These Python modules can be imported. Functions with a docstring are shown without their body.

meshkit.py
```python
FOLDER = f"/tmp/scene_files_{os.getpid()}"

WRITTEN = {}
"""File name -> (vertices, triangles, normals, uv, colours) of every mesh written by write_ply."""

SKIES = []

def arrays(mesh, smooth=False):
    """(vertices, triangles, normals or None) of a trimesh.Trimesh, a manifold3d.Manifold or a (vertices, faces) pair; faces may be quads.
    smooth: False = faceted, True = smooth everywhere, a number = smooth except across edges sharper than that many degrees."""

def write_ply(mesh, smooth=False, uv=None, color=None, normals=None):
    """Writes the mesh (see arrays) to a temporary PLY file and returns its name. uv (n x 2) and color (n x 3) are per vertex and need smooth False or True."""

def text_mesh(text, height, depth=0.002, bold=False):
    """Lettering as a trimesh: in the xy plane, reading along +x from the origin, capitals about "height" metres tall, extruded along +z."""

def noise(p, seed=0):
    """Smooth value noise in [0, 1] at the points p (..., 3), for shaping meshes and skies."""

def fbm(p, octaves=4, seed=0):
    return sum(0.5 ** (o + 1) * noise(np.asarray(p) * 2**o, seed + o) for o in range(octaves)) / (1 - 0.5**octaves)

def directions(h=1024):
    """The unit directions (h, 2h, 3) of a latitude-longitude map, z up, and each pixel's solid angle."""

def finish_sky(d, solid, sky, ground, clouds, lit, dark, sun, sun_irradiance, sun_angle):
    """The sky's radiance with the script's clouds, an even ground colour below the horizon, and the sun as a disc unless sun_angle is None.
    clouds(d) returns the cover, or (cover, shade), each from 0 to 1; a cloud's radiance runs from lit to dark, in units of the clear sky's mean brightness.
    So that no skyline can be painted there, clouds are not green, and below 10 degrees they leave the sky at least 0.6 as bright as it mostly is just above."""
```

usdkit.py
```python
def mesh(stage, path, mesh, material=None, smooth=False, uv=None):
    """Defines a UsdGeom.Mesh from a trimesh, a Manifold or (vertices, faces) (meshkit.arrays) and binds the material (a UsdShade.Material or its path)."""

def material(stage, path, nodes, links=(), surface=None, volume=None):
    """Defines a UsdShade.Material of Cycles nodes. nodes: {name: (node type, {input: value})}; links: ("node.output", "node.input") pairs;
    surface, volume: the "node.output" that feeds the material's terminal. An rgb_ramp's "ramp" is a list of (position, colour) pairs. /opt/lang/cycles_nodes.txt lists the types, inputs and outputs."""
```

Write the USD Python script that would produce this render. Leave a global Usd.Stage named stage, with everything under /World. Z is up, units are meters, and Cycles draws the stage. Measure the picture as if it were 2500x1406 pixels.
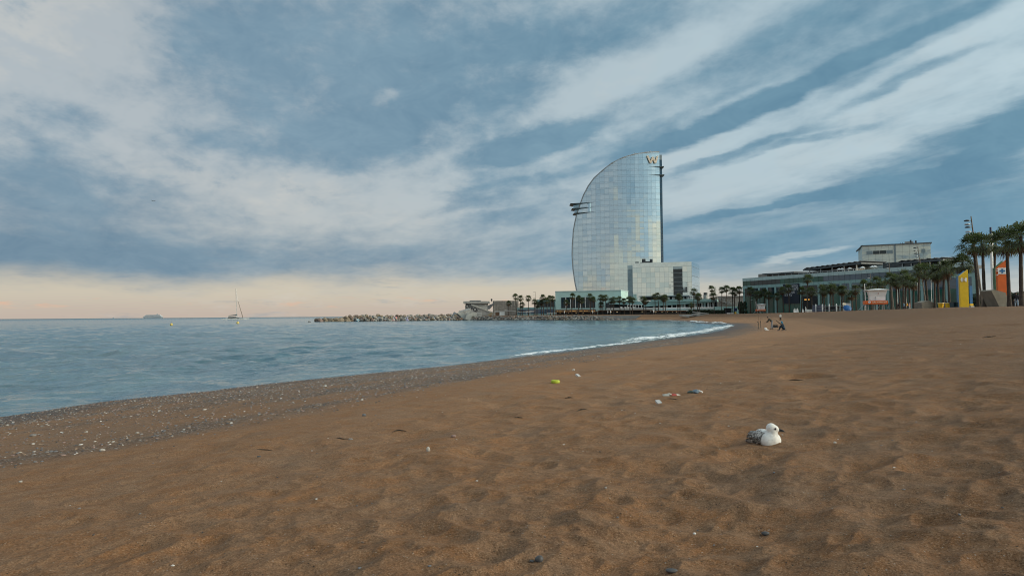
import math, random
import numpy as np
import trimesh, manifold3d
import usdkit, meshkit
from scipy.spatial import cKDTree
from pxr import Gf, Sdf, Usd, UsdGeom, UsdLux, UsdShade, Vt

stage = Usd.Stage.CreateInMemory()
UsdGeom.SetStageUpAxis(stage, "Z")
UsdGeom.SetStageMetersPerUnit(stage, 1.0)
UsdGeom.Xform.Define(stage, "/World")
stage.SetDefaultPrim(stage.GetPrimAtPath("/World"))
UsdGeom.Scope.Define(stage, "/World/Looks")
PI = math.pi

# ------------------------------------------------------------------ camera
EYE = np.array([0.0, 0.0, 2.3])
FPX = 2500 * 24.0 / 36.0                     # focal length in pixels of the 2500 px wide photograph
PITCH, ROLL = math.atan(67.1 / FPX), math.atan(0.00686)
_f = np.array([0, math.cos(PITCH), math.sin(PITCH)])
_u0, _r0 = np.array([0, -math.sin(PITCH), math.cos(PITCH)]), np.array([1.0, 0, 0])
RIGHT = _r0 * math.cos(ROLL) - _u0 * math.sin(ROLL)
UP = _u0 * math.cos(ROLL) + _r0 * math.sin(ROLL)
cam = UsdGeom.Camera.Define(stage, "/World/camera")
cam.CreateFocalLengthAttr(24.0)
cam.CreateHorizontalApertureAttr(36.0)
cam.CreateVerticalApertureAttr(36.0 * 575 / 1024)
cam.CreateClippingRangeAttr(Gf.Vec2f(0.05, 200000.0))
cam.CreateExposureAttr(0.0)
_m = Gf.Matrix4d(*RIGHT, 0, *UP, 0, *(-_f), 0, *EYE, 1)
cam.AddTransformOp().Set(_m)


def ray(px, py):
    return _f + RIGHT * ((px - 1250) / FPX) + UP * ((703 - py) / FPX)


def at(px, py, Y):
    """The world point seen at a pixel of the photograph at forward distance Y."""
    d = ray(px, py)
    return EYE + d * (Y / d[1])


def at_z(px, py, z):
    d = ray(px, py)
    return EYE + d * ((z - EYE[2]) / d[2])


def lin(r, g, b):
    return tuple((c / 12.92 if c <= 0.04045 else ((c + 0.055) / 1.055) ** 2.4) for c in (r / 255, g / 255, b / 255))


class Out(str):
    pass


class Graph:
    """A Cycles node graph written as nested calls; every call returns the output it names."""
    def __init__(self):
        self.nodes, self.links = {}, []

    def __call__(self, kind, out, **inputs):
        name = f"n{len(self.nodes)}"
        vals = {}
        for k, v in inputs.items():
            if isinstance(v, Out):
                self.links.append((str(v), f"{name}.{k}"))
            else:
                vals[k] = v
        self.nodes[name] = (kind, vals)
        return Out(f"{name}.{out}")

    def m(self, op, a, b=0.0, c=0.0, clamp=False):
        return self("math", "value", math_type=op, value1=a, value2=b, value3=c, use_clamp=clamp)

    def mr(self, v, a, b, lo=0.0, hi=1.0, kind="smoothstep"):
        return self("map_range", "result", range_type=kind, value=v, from_min=a, from_max=b, to_min=lo, to_max=hi, clamp=True)

    def mix(self, f, a, b, blend="mix"):
        return self("mix_color", "result", blend_type=blend, fac=f, a=a, b=b)

    def noise(self, vec, scale, detail=3.0, rough=0.5, dist=0.0, out="fac"):
        return self("noise_texture", out, vector=vec, scale=scale, detail=detail, roughness=rough, distortion=dist)

    def done(self, path, surface=None, volume=None):
        return usdkit.material(stage, path, self.nodes, self.links, surface=surface and str(surface), volume=volume and str(volume))


# ------------------------------------------------------------------ sky and sun
SUN_AZ, SUN_EL = math.radians(100), math.radians(19)      # veiled, off to the right of the view
SUN = np.array([math.sin(SUN_AZ) * math.cos(SUN_EL), math.cos(SUN_AZ) * math.cos(SUN_EL), math.sin(SUN_EL)])
SKY_STRENGTH = 0.1


def make_sky():
    g = Graph()
    d = g("texture_coordinate", "generated")
    sep = g("separate_xyz", "x", vector=d)
    base = str(sep).split(".")[0]
    x, y, z = (Out(f"{base}.{c}") for c in "xyz")
    sky = g("sky_texture", "color", sky_type="single_scattering", sun_disc=False, sun_elevation=SUN_EL, sun_rotation=SUN_AZ, altitude=5.0,
            air_density=1.0, aerosol_density=1.6, ozone_density=1.0)
    az = g.m("multiply", g.m("arctan2", x, y), 180 / PI)
    el = g.m("multiply", g.m("arcsine", g.m("minimum", g.m("maximum", z, -1.0), 1.0)), 180 / PI)

    # cloud plane: where the direction meets a level sheet overhead; the streets run towards a point left of the view
    zz = g.m("add", g.m("maximum", z, 0.0), 0.085)
    pl = g("combine_xyz", "vector", x=g.m("divide", x, zz), y=g.m("divide", y, zz), z=0.0)
    th = math.radians(22.5)
    street = g("mapping", "vector", mapping_type="point", vector=pl, rotation=(0, 0, -th), scale=(1, 1, 1))
    st = g("vector_math", "vector", math_type="multiply", vector1=street, vector2=(1.0, 0.36, 1.0))
    n_big = g.noise(st, 0.75, 5.0, 0.52)
    n_mid = g.noise(st, 2.3, 6.0, 0.56, 0.3)
    n_fine = g.noise(g("vector_math", "vector", math_type="multiply", vector1=street, vector2=(1.0, 0.55, 1.0)), 5.5, 7.0, 0.6, 0.4)
    # ragged edges: the angles are shifted by noise before the cloud bodies are drawn
    w1 = g.noise(pl, 1.1, 5.0, 0.55)
    w2 = g.noise(g("vector_math", "vector", math_type="add", vector1=pl, vector2=(13.1, 7.7, 0)), 1.3, 6.0, 0.58)
    hor = g.m("maximum", g.m("sqrt", g.m("subtract", 1.0, g.m("multiply", z, z))), 0.001)
    sx, cy = g.m("divide", x, hor), g.m("divide", y, hor)            # sine and cosine of the azimuth: no seam behind the camera
    back = g.mr(g.m("add", g.m("multiply", cy, -0.866), g.m("multiply", sx, 0.5)), 0.30, 0.86)   # the evening glow lies behind the camera, on the right
    ring = lambda k, v, ph: g("combine_xyz", "vector", x=g.m("multiply", sx, 57.3), y=g.m("multiply_add", cy, 57.3, ph), z=g.m("multiply", el, v))
    fade = g.mr(el, 0.0, 12.0, 0.3, 1.0, "linear")
    aw = g.m("add", az, g.m("multiply", g.m("multiply", g.m("subtract", w1, 0.5), 7.0), fade))
    ew = g.m("add", el, g.m("multiply", g.m("multiply", g.m("subtract", w2, 0.5), 4.0), fade))
    ae = g("combine_xyz", "vector", x=aw, y=ew, z=0.0)

    def ang(px, py):
        r = ray(px, py)
        r = r / np.linalg.norm(r)
        return math.degrees(math.atan2(r[0], r[1])), math.degrees(math.asin(r[2]))

    def body(total, px, py, rx, ry, rot, amp, soft=1.0):
        """Adds a cloud body: an ellipse of directions, sizes in photo pixels, rot = degrees it rises to the right."""
        a, e = ang(px, py)
        a2, _ = ang(px + 20, py)
        _, e2 = ang(px, py - 20)
        sx, sy = (a2 - a) / 20 * rx, (e2 - e) / 20 * ry
        mp = g("mapping", "vector", mapping_type="texture", vector=ae, location=(a, e, 0), rotation=(0, 0, math.radians(rot)), scale=(sx, sy, 1))
        ln = g("vector_math", "value", math_type="length", vector1=mp)
        f = g.mr(ln, 1.0 + 0.5 * soft, 1.0 - 0.75 * soft, 0.0, amp)
        return f if total is None else g.m("add", total, f)

    dark = None
    for b in DARK_BODIES:
        dark = body(dark, *b)
    light = None
    for b in LIGHT_BODIES:
        light = body(light, *b)
    # away from the view the same kinds of cloud go on by noise alone
    c = g.m("add", g.m("multiply", g.m("subtract", n_big, 0.5), 0.75), 0.52)
    c = g.m("add", c, g.m("multiply", g.m("subtract", n_mid, 0.5), g.mr(el, 3.0, 11.0, 0.5, 0.85)))
    c = g.m("add", c, g.m("multiply", g.m("subtract", n_fine, 0.5), g.mr(el, 4.0, 13.0, 0.45, 0.85)))
    # billows: rounder texture, not flattened into the streets
    sq = g("vector_math", "vector", math_type="multiply", vector1=d, vector2=(1.0, 1.0, 1.7))
    n_puff = g.noise(sq, 7.5, 8.0, 0.62, 0.25)
    n_curl = g.noise(sq, 26.0, 6.0, 0.6, 0.2)
    puffy = g.m("multiply", g.mr(el, 4.0, 14.0, 0.25, 1.0), g.mr(sx, 0.38, -0.1, 0.45, 1.0))
    c = g.m("add", c, g.m("multiply", g.m("multiply", g.m("subtract", n_puff, 0.5), 1.45), puffy))
    c = g.m("add", c, g.m("multiply", g.m("multiply", g.m("subtract", n_curl, 0.5), 1.25), puffy))
    c = g.m("add", c, dark)
    c = g.m("subtract", c, light)
    cover = g.mr(c, 0.10, 1.36, 0.0, 1.0)
    # pale veil (the gaps) and the cloud undersides, both bluer to the right as in the photograph, warmer low down
    east = g.mr(sx, -0.5, 0.5, 0.0, 1.0)
    low = g.mr(g.m("add", el, g.m("multiply", g.m("subtract", n_big, 0.5), 3.0)), 2.0, 15.0, 1.0, 0.0)
    k = 1.0 / SKY_STRENGTH
    L = lambda *c: tuple(v * k for v in lin(*c))
    veil = g.mix(east, L(186, 194, 197), L(189, 210, 218))
    veil = g.mix(g.m("multiply", low, 0.8), veil, g.mix(east, L(205, 202, 197), L(190, 203, 210)))
    under = g.mix(east, L(120, 149, 169), L(102, 141, 164))
    under = g.mix(g.m("multiply", low, 0.7), under, g.mix(east, L(113, 139, 158), L(106, 145, 169)))
    # the undersides are uneven: paler rags and darker folds
    rag = g.m("add", g.m("multiply", g.noise(sq, 16.0, 7.0, 0.66, 0.5), 0.62), g.m("multiply", n_big, 0.5))
    under = g.mix(1.0, under, g("combine_color", "color", color_type="rgb", r=g.mr(rag, 0.36, 0.74, 0.84, 1.30, "linear"), g=g.mr(rag, 0.36, 0.74, 0.88, 1.20, "linear"), b=g.mr(rag, 0.36, 0.74, 0.91, 1.13, "linear")), "multiply")
    veil = g.mix(0.82, sky, veil)
    col = g.mix(cover, veil, under)
    # the strip of lit far cloud over the horizon, broken by small grey clouds
    warp = g.noise(ring(1, 4.0, 0.0), 0.09, 5.0, 0.6)
    edge = g.m("add", g.mr(sx, -0.64, -0.09, 0.0, 0.55, "linear"), g.m("multiply", back, 3.4))
    e3 = g.m("subtract", el, g.m("add", g.m("multiply", g.m("subtract", warp, 0.5), g.m("multiply_add", back, 16.0, 4.2)), edge))
    band = g.mr(e3, 1.3, 4.0, 1.0, 0.0)
    right = g.m("maximum", g.mr(sx, 0.03, 0.6, 1.0, 0.4), back)
    cream = g.mix(g.mr(el, 0.0, 2.2, 0.0, 1.0), L(196, 180, 166), L(208, 198, 178))
    cream = g.mix(back, cream, L(217, 211, 193))
    puff = g.noise(ring(1, 5.0, 3.0), 0.32, 5.0, 0.6)
    puffs = g.m("multiply", g.mr(puff, 0.56, 0.72), g.mr(g.m("absolute", g.m("subtract", el, 1.15)), 0.15, 0.6, 1.0, 0.0))
    greys = g.m("multiply", g.mr(g.noise(ring(1, 6.0, 9.0), 0.25, 5.0, 0.6), 0.58, 0.74), 0.6)
    cream = g.mix(puffs, cream, L(222, 186, 160))
    cream = g.mix(greys, cream, L(162, 166, 168))
    col = g.mix(g.m("multiply", g.m("multiply", band, right), 0.93), col, cream)
    # pools of the lit gaps in cream, where low sunlight reaches the cloud edges
    glow = g.m("multiply", g.mr(g.m("add", n_puff, g.m("multiply", n_curl, 0.5)), 0.70, 0.90), g.mr(c, 0.75, 0.25))
    col = g.mix(g.m("multiply", glow, g.mr(sx, 0.2, -0.14, 0.1, 0.4)), col, L(210, 208, 201))
    # the cloud glows round the veiled sun
    dot = g("vector_math", "value", math_type="dot_product", vector1=d, vector2=tuple(map(float, SUN)))
    halo = g.m("multiply", g.m("power", g.m("maximum", dot, 0.0), 6.0), 5.0)
    col = g.mix(1.0, col, g("combine_color", "color", color_type="rgb", r=g.m("add", 1.0, halo), g=g.m("multiply_add", halo, 0.86, 1.0), b=g.m("multiply_add", halo, 0.66, 1.0)), "multiply")
    bg = g("background_shader", "background", color=col, strength=SKY_STRENGTH)
    mat = g.done("/World/Looks/sky_air", surface=bg)
    dome = UsdLux.DomeLight.Define(stage, "/World/sky")
    dome.CreateIntensityAttr(1.0)
    UsdShade.MaterialBindingAPI.Apply(dome.GetPrim()).Bind(mat)
    dome.GetPrim().SetCustomDataByKey("kind", "structure")


# px, py, half length, half height (photo pixels), rise to the right in degrees, weight, softness
DARK_BODIES = [
    (800, 190, 430, 240, -10, 0.58, 1.0), (1100, 120, 360, 210, 0, 0.44, 1.0), (1210, 270, 170, 90, 10, 0.20, 1.0), (720, 400, 260, 40, -8, 0.20, 1.0), (640, 330, 280, 80, -6, 0.22, 1.0), (880, 330, 170, 60, 0, 0.25, 0.9), (520, 60, 160, 110, 0, 0.20, 1.0),
    (20, 560, 560, 170, -8, 0.60, 1.0), (480, 640, 760, 60, 0, 0.48, 1.0), (330, 470, 300, 60, -10, 0.16, 1.0), (140, 285, 150, 44, 5, 0.30, 1.0), (60, 400, 300, 90, -10, 0.18, 1.0),
    (1300, 350, 190, 30, 15, 0.75, 0.75), (1400, 320, 120, 26, 15, 0.30, 0.7), (1210, 470, 210, 22, 15, 0.45, 0.8), (1330, 500, 230, 34, 12, 0.36, 0.9),
    (1880, 245, 480, 28, 18.5, 0.95, 0.75), (1560, 358, 190, 22, 18, 0.45, 0.8), (2230, 110, 260, 26, 22, 0.45, 0.7), (1800, 375, 240, 16, 13, 0.55, 0.7), (2080, 50, 520, 90, 14, 0.46, 1.0), (1500, 50, 330, 80, 6, 0.40, 1.0), (1720, 150, 260, 40, 18, 0.22, 1.0),
    (2340, 375, 380, 62, 15, 0.72, 0.7), (2500, 330, 190, 60, 12, 0.35, 0.9), (2000, 480, 430, 14, 10, 0.62, 0.8), (2220, 192, 230, 15, 17, 0.40, 0.9), (1960, 352, 230, 11, 11, 0.42, 0.9), (2080, 300, 300, 16, 16, 0.22, 1.0), (1620, 300, 240, 14, 18, 0.25, 1.0), (2150, 570, 760, 110, 4, 0.45, 1.0), (2500, 570, 330, 110, 0, 0.45, 1.0), (2420, 430, 320, 50, 8, 0.30, 0.9),
    (1250, 600, 520, 80, 0, 0.30, 1.0), (1750, 620, 420, 60, 0, 0.14, 1.0),
]
LIGHT_BODIES = [
    (150, 70, 270, 150, 20, 0.38, 1.0), (280, 330, 150, 50, 40, 0.12, 1.0), (860, 490, 340, 70, -4, 0.30, 1.0), (1000, 430, 190, 50, 8, 0.22, 1.0),
    (1430, 220, 260, 70, 20, 0.32, 1.0), (1640, 150, 300, 60, 18, 0.22, 1.0), (1090, 330, 70, 40, 10, 0.20, 1.0), (2320, 210, 280, 60, 20, 0.22, 1.0), (1900, 420, 340, 40, 14, 0.30, 0.9),
    (2000, 330, 330, 26, 18, 0.26, 0.8), (1600, 400, 260, 30, 16, 0.30, 1.0), (2420, 40, 220, 50, 15, 0.30, 1.0), (945, 235, 34, 14, 20, 0.45, 0.9), (390, 270, 60, 24, 40, 0.3, 1.0),
    (1960, 625, 110, 11, 10, 0.7, 0.7),
]
make_sky()
sun = UsdLux.DistantLight.Define(stage, "/World/sun")
sun.CreateIntensityAttr(0.4)
sun.CreateAngleAttr(12.0)
sun.CreateColorAttr(Gf.Vec3f(1.0, 0.88, 0.70))
sun.CreateNormalizeAttr(True)
sun.AddTransformOp().Set(Gf.Matrix4d().SetRotate(Gf.Rotation(Gf.Vec3d(0, 0, 1), Gf.Vec3d(*map(float, SUN)))))

# ------------------------------------------------------------------ helpers
TAKEN = {}


def numbered(parent, name):
    n = TAKEN.get((parent, name), 0)
    TAKEN[(parent, name)] = n + 1
    return name if n == 0 else f"{name}_{n:03d}"


def setd(prim, label=None, cat=None, group=None, kind=None):
    for k, v in (("label", label), ("category", cat), ("group", group), ("kind", kind)):
        if v:
            prim.SetCustomDataByKey(k, v)


class Thing:
    """An Xform at the thing's base; parts are added in its own frame (or in world coordinates with world=True)."""
    def __init__(self, name, label, cat, loc=(0, 0, 0), rotz=0.0, group=None, kind=None):
        self.path = "/World/" + numbered("/World", name)
        self.x = UsdGeom.Xform.Define(stage, self.path)
        self.loc, self.rot = np.array(loc, float), rotz
        self.x.AddTranslateOp().Set(Gf.Vec3d(*map(float, loc)))
        if rotz:
            self.x.AddRotateZOp().Set(math.degrees(rotz))
        setd(self.x.GetPrim(), label, cat, group, kind)

    def part(self, name, mesh, mat, label=None, under=None, smooth=False, world=False, kind=None):
        v, f = tri(mesh)
        if len(f) == 0:
            return None
        if world:
            v = v - self.loc
            c, s = math.cos(-self.rot), math.sin(-self.rot)
            v = np.stack([v[:, 0] * c - v[:, 1] * s, v[:, 0] * s + v[:, 1] * c, v[:, 2]], 1)
        base = under or self.path
        p = base + "/" + numbered(base, name)
        m = usdkit.mesh(stage, p, (v, f), mat, smooth)
        setd(m.GetPrim(), label, kind=kind)
        return p


def single(name, mesh, mat, label=None, cat=None, group=None, kind=None, smooth=False):
    p = "/World/" + numbered("/World", name)
    m = usdkit.mesh(stage, p, tri(mesh), mat, smooth)
    setd(m.GetPrim(), label, cat, group, kind)
    return m


def tri(mesh):
    if isinstance(mesh, MB):
        return mesh.arrays()
    v, f, _ = meshkit.arrays(mesh)
    return v, f


def rz(v, a):
    c, s = math.cos(a), math.sin(a)
    v = np.asarray(v, float)
    return np.stack([v[..., 0] * c - v[..., 1] * s, v[..., 0] * s + v[..., 1] * c, v[..., 2]], -1)


def nrm(v):
    v = np.asarray(v, float)
    return v / max(np.linalg.norm(v), 1e-12)


BOXF = np.array([[0, 3, 2], [0, 2, 1], [4, 5, 6], [4, 6, 7], [0, 1, 5], [0, 5, 4], [1, 2, 6], [1, 6, 5], [2, 3, 7], [2, 7, 6], [3, 0, 4], [3, 4, 7]])


class MB:
    def __init__(self):
        self.v, self.f, self.n = [], [], 0

    def add(self, v, f):
        v, f = np.asarray(v, float), np.asarray(f, int)
        self.v.append(v)
        self.f.append(f + self.n)
        self.n += len(v)
        return self

    def arrays(self):
        if not self.v:
            return np.zeros((0, 3)), np.zeros((0, 3), int)
        return np.vstack(self.v), np.vstack(self.f)

    def box(self, x0, x1, y0, y1, z0, z1):
        x0, x1 = min(x0, x1), max(x0, x1)
        y0, y1 = min(y0, y1), max(y0, y1)
        v = [(x0, y0, z0), (x1, y0, z0), (x1, y1, z0), (x0, y1, z0), (x0, y0, z1), (x1, y0, z1), (x1, y1, z1), (x0, y1, z1)]
        return self.add(v, BOXF)

    def rbox(self, c, size, rot=(0, 0, 0)):
        m = MB().box(-size[0] / 2, size[0] / 2, -size[1] / 2, size[1] / 2, -size[2] / 2, size[2] / 2).arrays()
        R = trimesh.transformations.euler_matrix(*rot)[:3, :3]
        return self.add(m[0] @ R.T + np.asarray(c), m[1])

    def hexa(self, bottom, top):
        """A solid between two rings of four points."""
        return self.add(np.vstack([bottom, top]), BOXF)

    def prism(self, ring, d):
        """A planar polygon (n x 3, convex or fan-able) thickened along the vector d."""
        ring, n = np.asarray(ring, float), len(ring)
        d = np.asarray(d, float)
        v = np.vstack([ring, ring + d])
        f = [[0, i + 1, i] for i in range(1, n - 1)] + [[n, n + i, n + i + 1] for i in range(1, n - 1)]
        for i in range(n):
            j = (i + 1) % n
            f += [[i, j, n + j], [i, n + j, n + i]]
        nn = np.cross(ring[1] - ring[0], ring[2] - ring[0])
        f = np.array(f)
        if np.dot(nn, d) < 0:
            f = f[:, ::-1]
        return self.add(v, f)

    def extrude(self, poly, z0, z1):
        import shapely.geometry as sg
        m = trimesh.creation.extrude_polygon(sg.Polygon(poly), z1 - z0, engine="earcut")
        return self.add(np.array(m.vertices) + [0, 0, z0], m.faces)

    def tube(self, pts, r, n=6, caps=True):
        pts = np.asarray(pts, float)
        r = np.broadcast_to(np.asarray(r, float), (len(pts),))
        rings, prev = [], None
        for i in range(len(pts)):
            t = nrm(pts[min(i + 1, len(pts) - 1)] - pts[max(i - 1, 0)])
            a = prev if prev is not None else (np.array([1.0, 0, 0]) if abs(t[0]) < 0.9 else np.array([0, 1.0, 0]))
            u = nrm(a - t * np.dot(a, t))
            w = np.cross(t, u)
            prev = u
            ang = np.arange(n) * 2 * PI / n
            rings.append(pts[i] + r[i] * (np.cos(ang)[:, None] * u + np.sin(ang)[:, None] * w))
        v = np.vstack(rings)
        f = []
        for i in range(len(pts) - 1):
            for k in range(n):
                a, b = i * n + k, i * n + (k + 1) % n
                f += [[a, b, b + n], [a, b + n, a + n]]
        if caps:
            for k in range(1, n - 1):
                f += [[0, k + 1, k], [len(v) - n, len(v) - n + k, len(v) - n + k + 1]]
        return self.add(v, f)

    def lathe(self, prof, n=16, c=(0, 0, 0)):
        """prof: (radius, z) from bottom to top; closed at both ends."""
        ang = np.arange(n) * 2 * PI / n
        v = np.array([[r * math.cos(a), r * math.sin(a), z] for r, z in prof for a in ang]) + np.asarray(c)
        f = []
        for i in range(len(prof) - 1):
            for k in range(n):
                a, b = i * n + k, i * n + (k + 1) % n
                f += [[a, b, b + n], [a, b + n, a + n]]
        e = len(v) - n
        for k in range(1, n - 1):
            f += [[0, k + 1, k], [e, e + k, e + k + 1]]
        return self.add(v, f)

    def ball(self, c, r, sub=1):
        m = trimesh.creation.icosphere(sub, 1.0)
        return self.add(m.vertices * np.broadcast_to(np.asarray(r, float), (3,)) + np.asarray(c), m.faces)

    def hull(self, pts):
        m = trimesh.convex.convex_hull(np.asarray(pts))
        return self.add(m.vertices, m.faces)


def union_bones(bones, edge=None, smooth=6, seg=12):
    """One continuous surface from tapered bones: (p, q, radius at p, radius at q)."""
    M = manifold3d.Manifold
    parts = []
    for p, q, a, b in bones:
        s = [M.sphere(a, seg).translate(tuple(map(float, p))), M.sphere(b, seg).translate(tuple(map(float, q)))]
        parts.append(M.batch_hull(s))
    m = M.batch_boolean(parts, manifold3d.OpType.Add)
    if edge:
        m = m.refine_to_length(edge)
    mm = m.to_mesh()
    t = trimesh.Trimesh(mm.vert_properties[:, :3], mm.tri_verts, process=True)
    if smooth:
        trimesh.smoothing.filter_taubin(t, lamb=0.5, nu=0.53, iterations=smooth)
    return t


# ------------------------------------------------------------------ materials
MATS = {}


def pbr(name, col, rough=0.6, metal=0.0, vary=0.12, scale=2.0, bump=0.0, bscale=20.0, ior=1.45, second=None, obj=False):
    if name in MATS:
        return MATS[name]
    g = Graph()
    pos = g("texture_coordinate", "object") if obj else g("geometry", "position")
    kw = dict(roughness=rough, metallic=metal, ior=ior)
    if vary or second:
        n = g.noise(pos, scale, 4.0, 0.6)
        f = g.mr(n, 0.3, 0.7)
        a = tuple(c * (1 - vary) for c in col)
        b = second or tuple(min(c * (1 + vary), 1.0) for c in col)
        kw["base_color"] = g.mix(f, a, b)
    else:
        kw["base_color"] = col
    if bump:
        kw["normal"] = g("bump", "normal", height=g.noise(pos, bscale, 4.0, 0.6), strength=bump, distance=0.02)
    MATS[name] = g.done(f"/World/Looks/{name}", surface=g("principled_bsdf", "BSDF", **kw))
    return MATS[name]


# ------------------------------------------------------------------ the lie of the land
def shore_px(px, py):
    return at_z(px, py, 0.0)[:2]


SHORE = np.array([(-150, -260), (-60, -90), (-28, -20)] + [tuple(shore_px(*p)) for p in [
    (-120, 1036), (0, 1018.6), (142, 997), (285, 977), (427, 963), (569, 947), (700, 932), (920, 910), (1096, 893), (1250, 874), (1390, 858), (1533, 840),
    (1640, 826), (1720, 815), (1765, 806), (1798, 793), (1780, 791), (1725, 790), (1680, 785), (1640, 782.6), (1560, 781.6), (1480, 781.5), (1360, 781.3), (1250, 781.3), (1110, 781.2)]]
    + [(-36, 400), (-20, 600), (40, 1400)])
PROM = np.array([(46, -300), (46, 0), (50, 66), (57, 88), (63, 108), (70, 125), (82, 155), (90, 190), (94, 230), (92, 262), (84, 285), (70, 300), (52, 306), (20, 335), (-15, 367), (-26, 384), (-18, 420), (0, 600), (60, 1400)])
import shapely
import shapely.geometry as sg
LAND = sg.Polygon(list(map(tuple, SHORE)) + [(3000, 1400), (3000, -260)])
INNER = sg.Polygon(list(map(tuple, PROM)) + [(3000, 1400), (3000, -300)])


def line_dist(xy, line):
    best = np.full(len(xy), 1e18)
    for a, b in zip(line[:-1], line[1:]):
        d = b - a
        t = np.clip(((xy - a) @ d) / (d @ d), 0, 1)
        e = xy - a - t[:, None] * d
        best = np.minimum(best, (e * e).sum(1))
    return np.sqrt(best)


def shore_dist(xy):
    d = line_dist(xy, SHORE)
    return np.where(shapely.contains_xy(LAND, xy[:, 0], xy[:, 1]), d, -d)


def ground(x, y, detail=True):
    """Height of the ground: sea bed, beach face, berm and promenade."""
    x, y = np.atleast_1d(np.asarray(x, float)), np.atleast_1d(np.asarray(y, float))
    xy = np.stack([x, y], 1)
    d = shore_dist(xy)
    dp = line_dist(xy, PROM)
    inner = shapely.contains_xy(INNER, x, y)
    s = np.where(inner, 1.0, d / np.maximum(d + dp, 1e-6))
    near = np.interp(s, [0, 0.03, 0.08, 0.2, 0.32, 0.5, 0.7, 0.9, 1], [0, 0.05, 0.14, 0.335, 0.475, 0.70, 0.9, 0.985, 1])
    far = np.interp(s, [0, 0.05, 0.15, 0.3, 0.45, 0.6, 0.75, 1], [0, 0.04, 0.09, 0.155, 0.25, 0.6, 0.97, 1])
    k = np.clip((y - 25) / 45, 0, 1)
    k = k * k * (3 - 2 * k)
    zp = np.interp(y, [150, 280], [2.85, 2.36])
    z = np.where(d > 0, (near * (1 - k) + far * k) * zp, np.maximum(d * 0.11, -6.0))
    if detail:
        r = np.hypot(x, y)
        step = 0.0052 * r
        beach = np.clip(d / 3.0, 0, 1) * np.where(inner, 0.1, 1.0)
        up = np.clip((s - 0.12) / 0.18, 0, 1)

        def oct_(lam, amp, seed, sharp=False, sx=1.0):
            ca, sa = math.cos(seed * 1.13), math.sin(seed * 1.13)
            p = np.stack([(x * ca - y * sa) / lam, (x * sa + y * ca) / lam, 0.23 * (x + y) / lam + seed * 7.3], 1)
            n = meshkit.noise(p, seed)
            n = 1 - 2 * np.abs(2 * n - 1) if sharp else 2 * n - 1
            return n * amp * np.clip(1.6 - 4.5 * step / lam, 0, 1)
        h = oct_(6.0, 0.05, 1) + oct_(2.1, 0.035, 2)
        h = h + up * (oct_(0.85, 0.022, 3, True) + oct_(0.46, 0.026, 4) + oct_(0.30, 0.029, 5, True) + oct_(0.18, 0.023, 6, True) + oct_(0.10, 0.016, 9, True) + oct_(0.055, 0.009, 10))
        # trodden hollows
        p = np.stack([(x * 0.8 - y * 0.6) / 0.75, (x * 0.6 + y * 0.8) / 0.75, 0.31 * x], 1)
        pit = np.clip(meshkit.noise(p, 21) - 0.66, 0, 1) * np.clip(1.5 - 4 * step / 0.75, 0, 1)
        z = z + beach * (h - up * 0.42 * pit)
    return z


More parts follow.
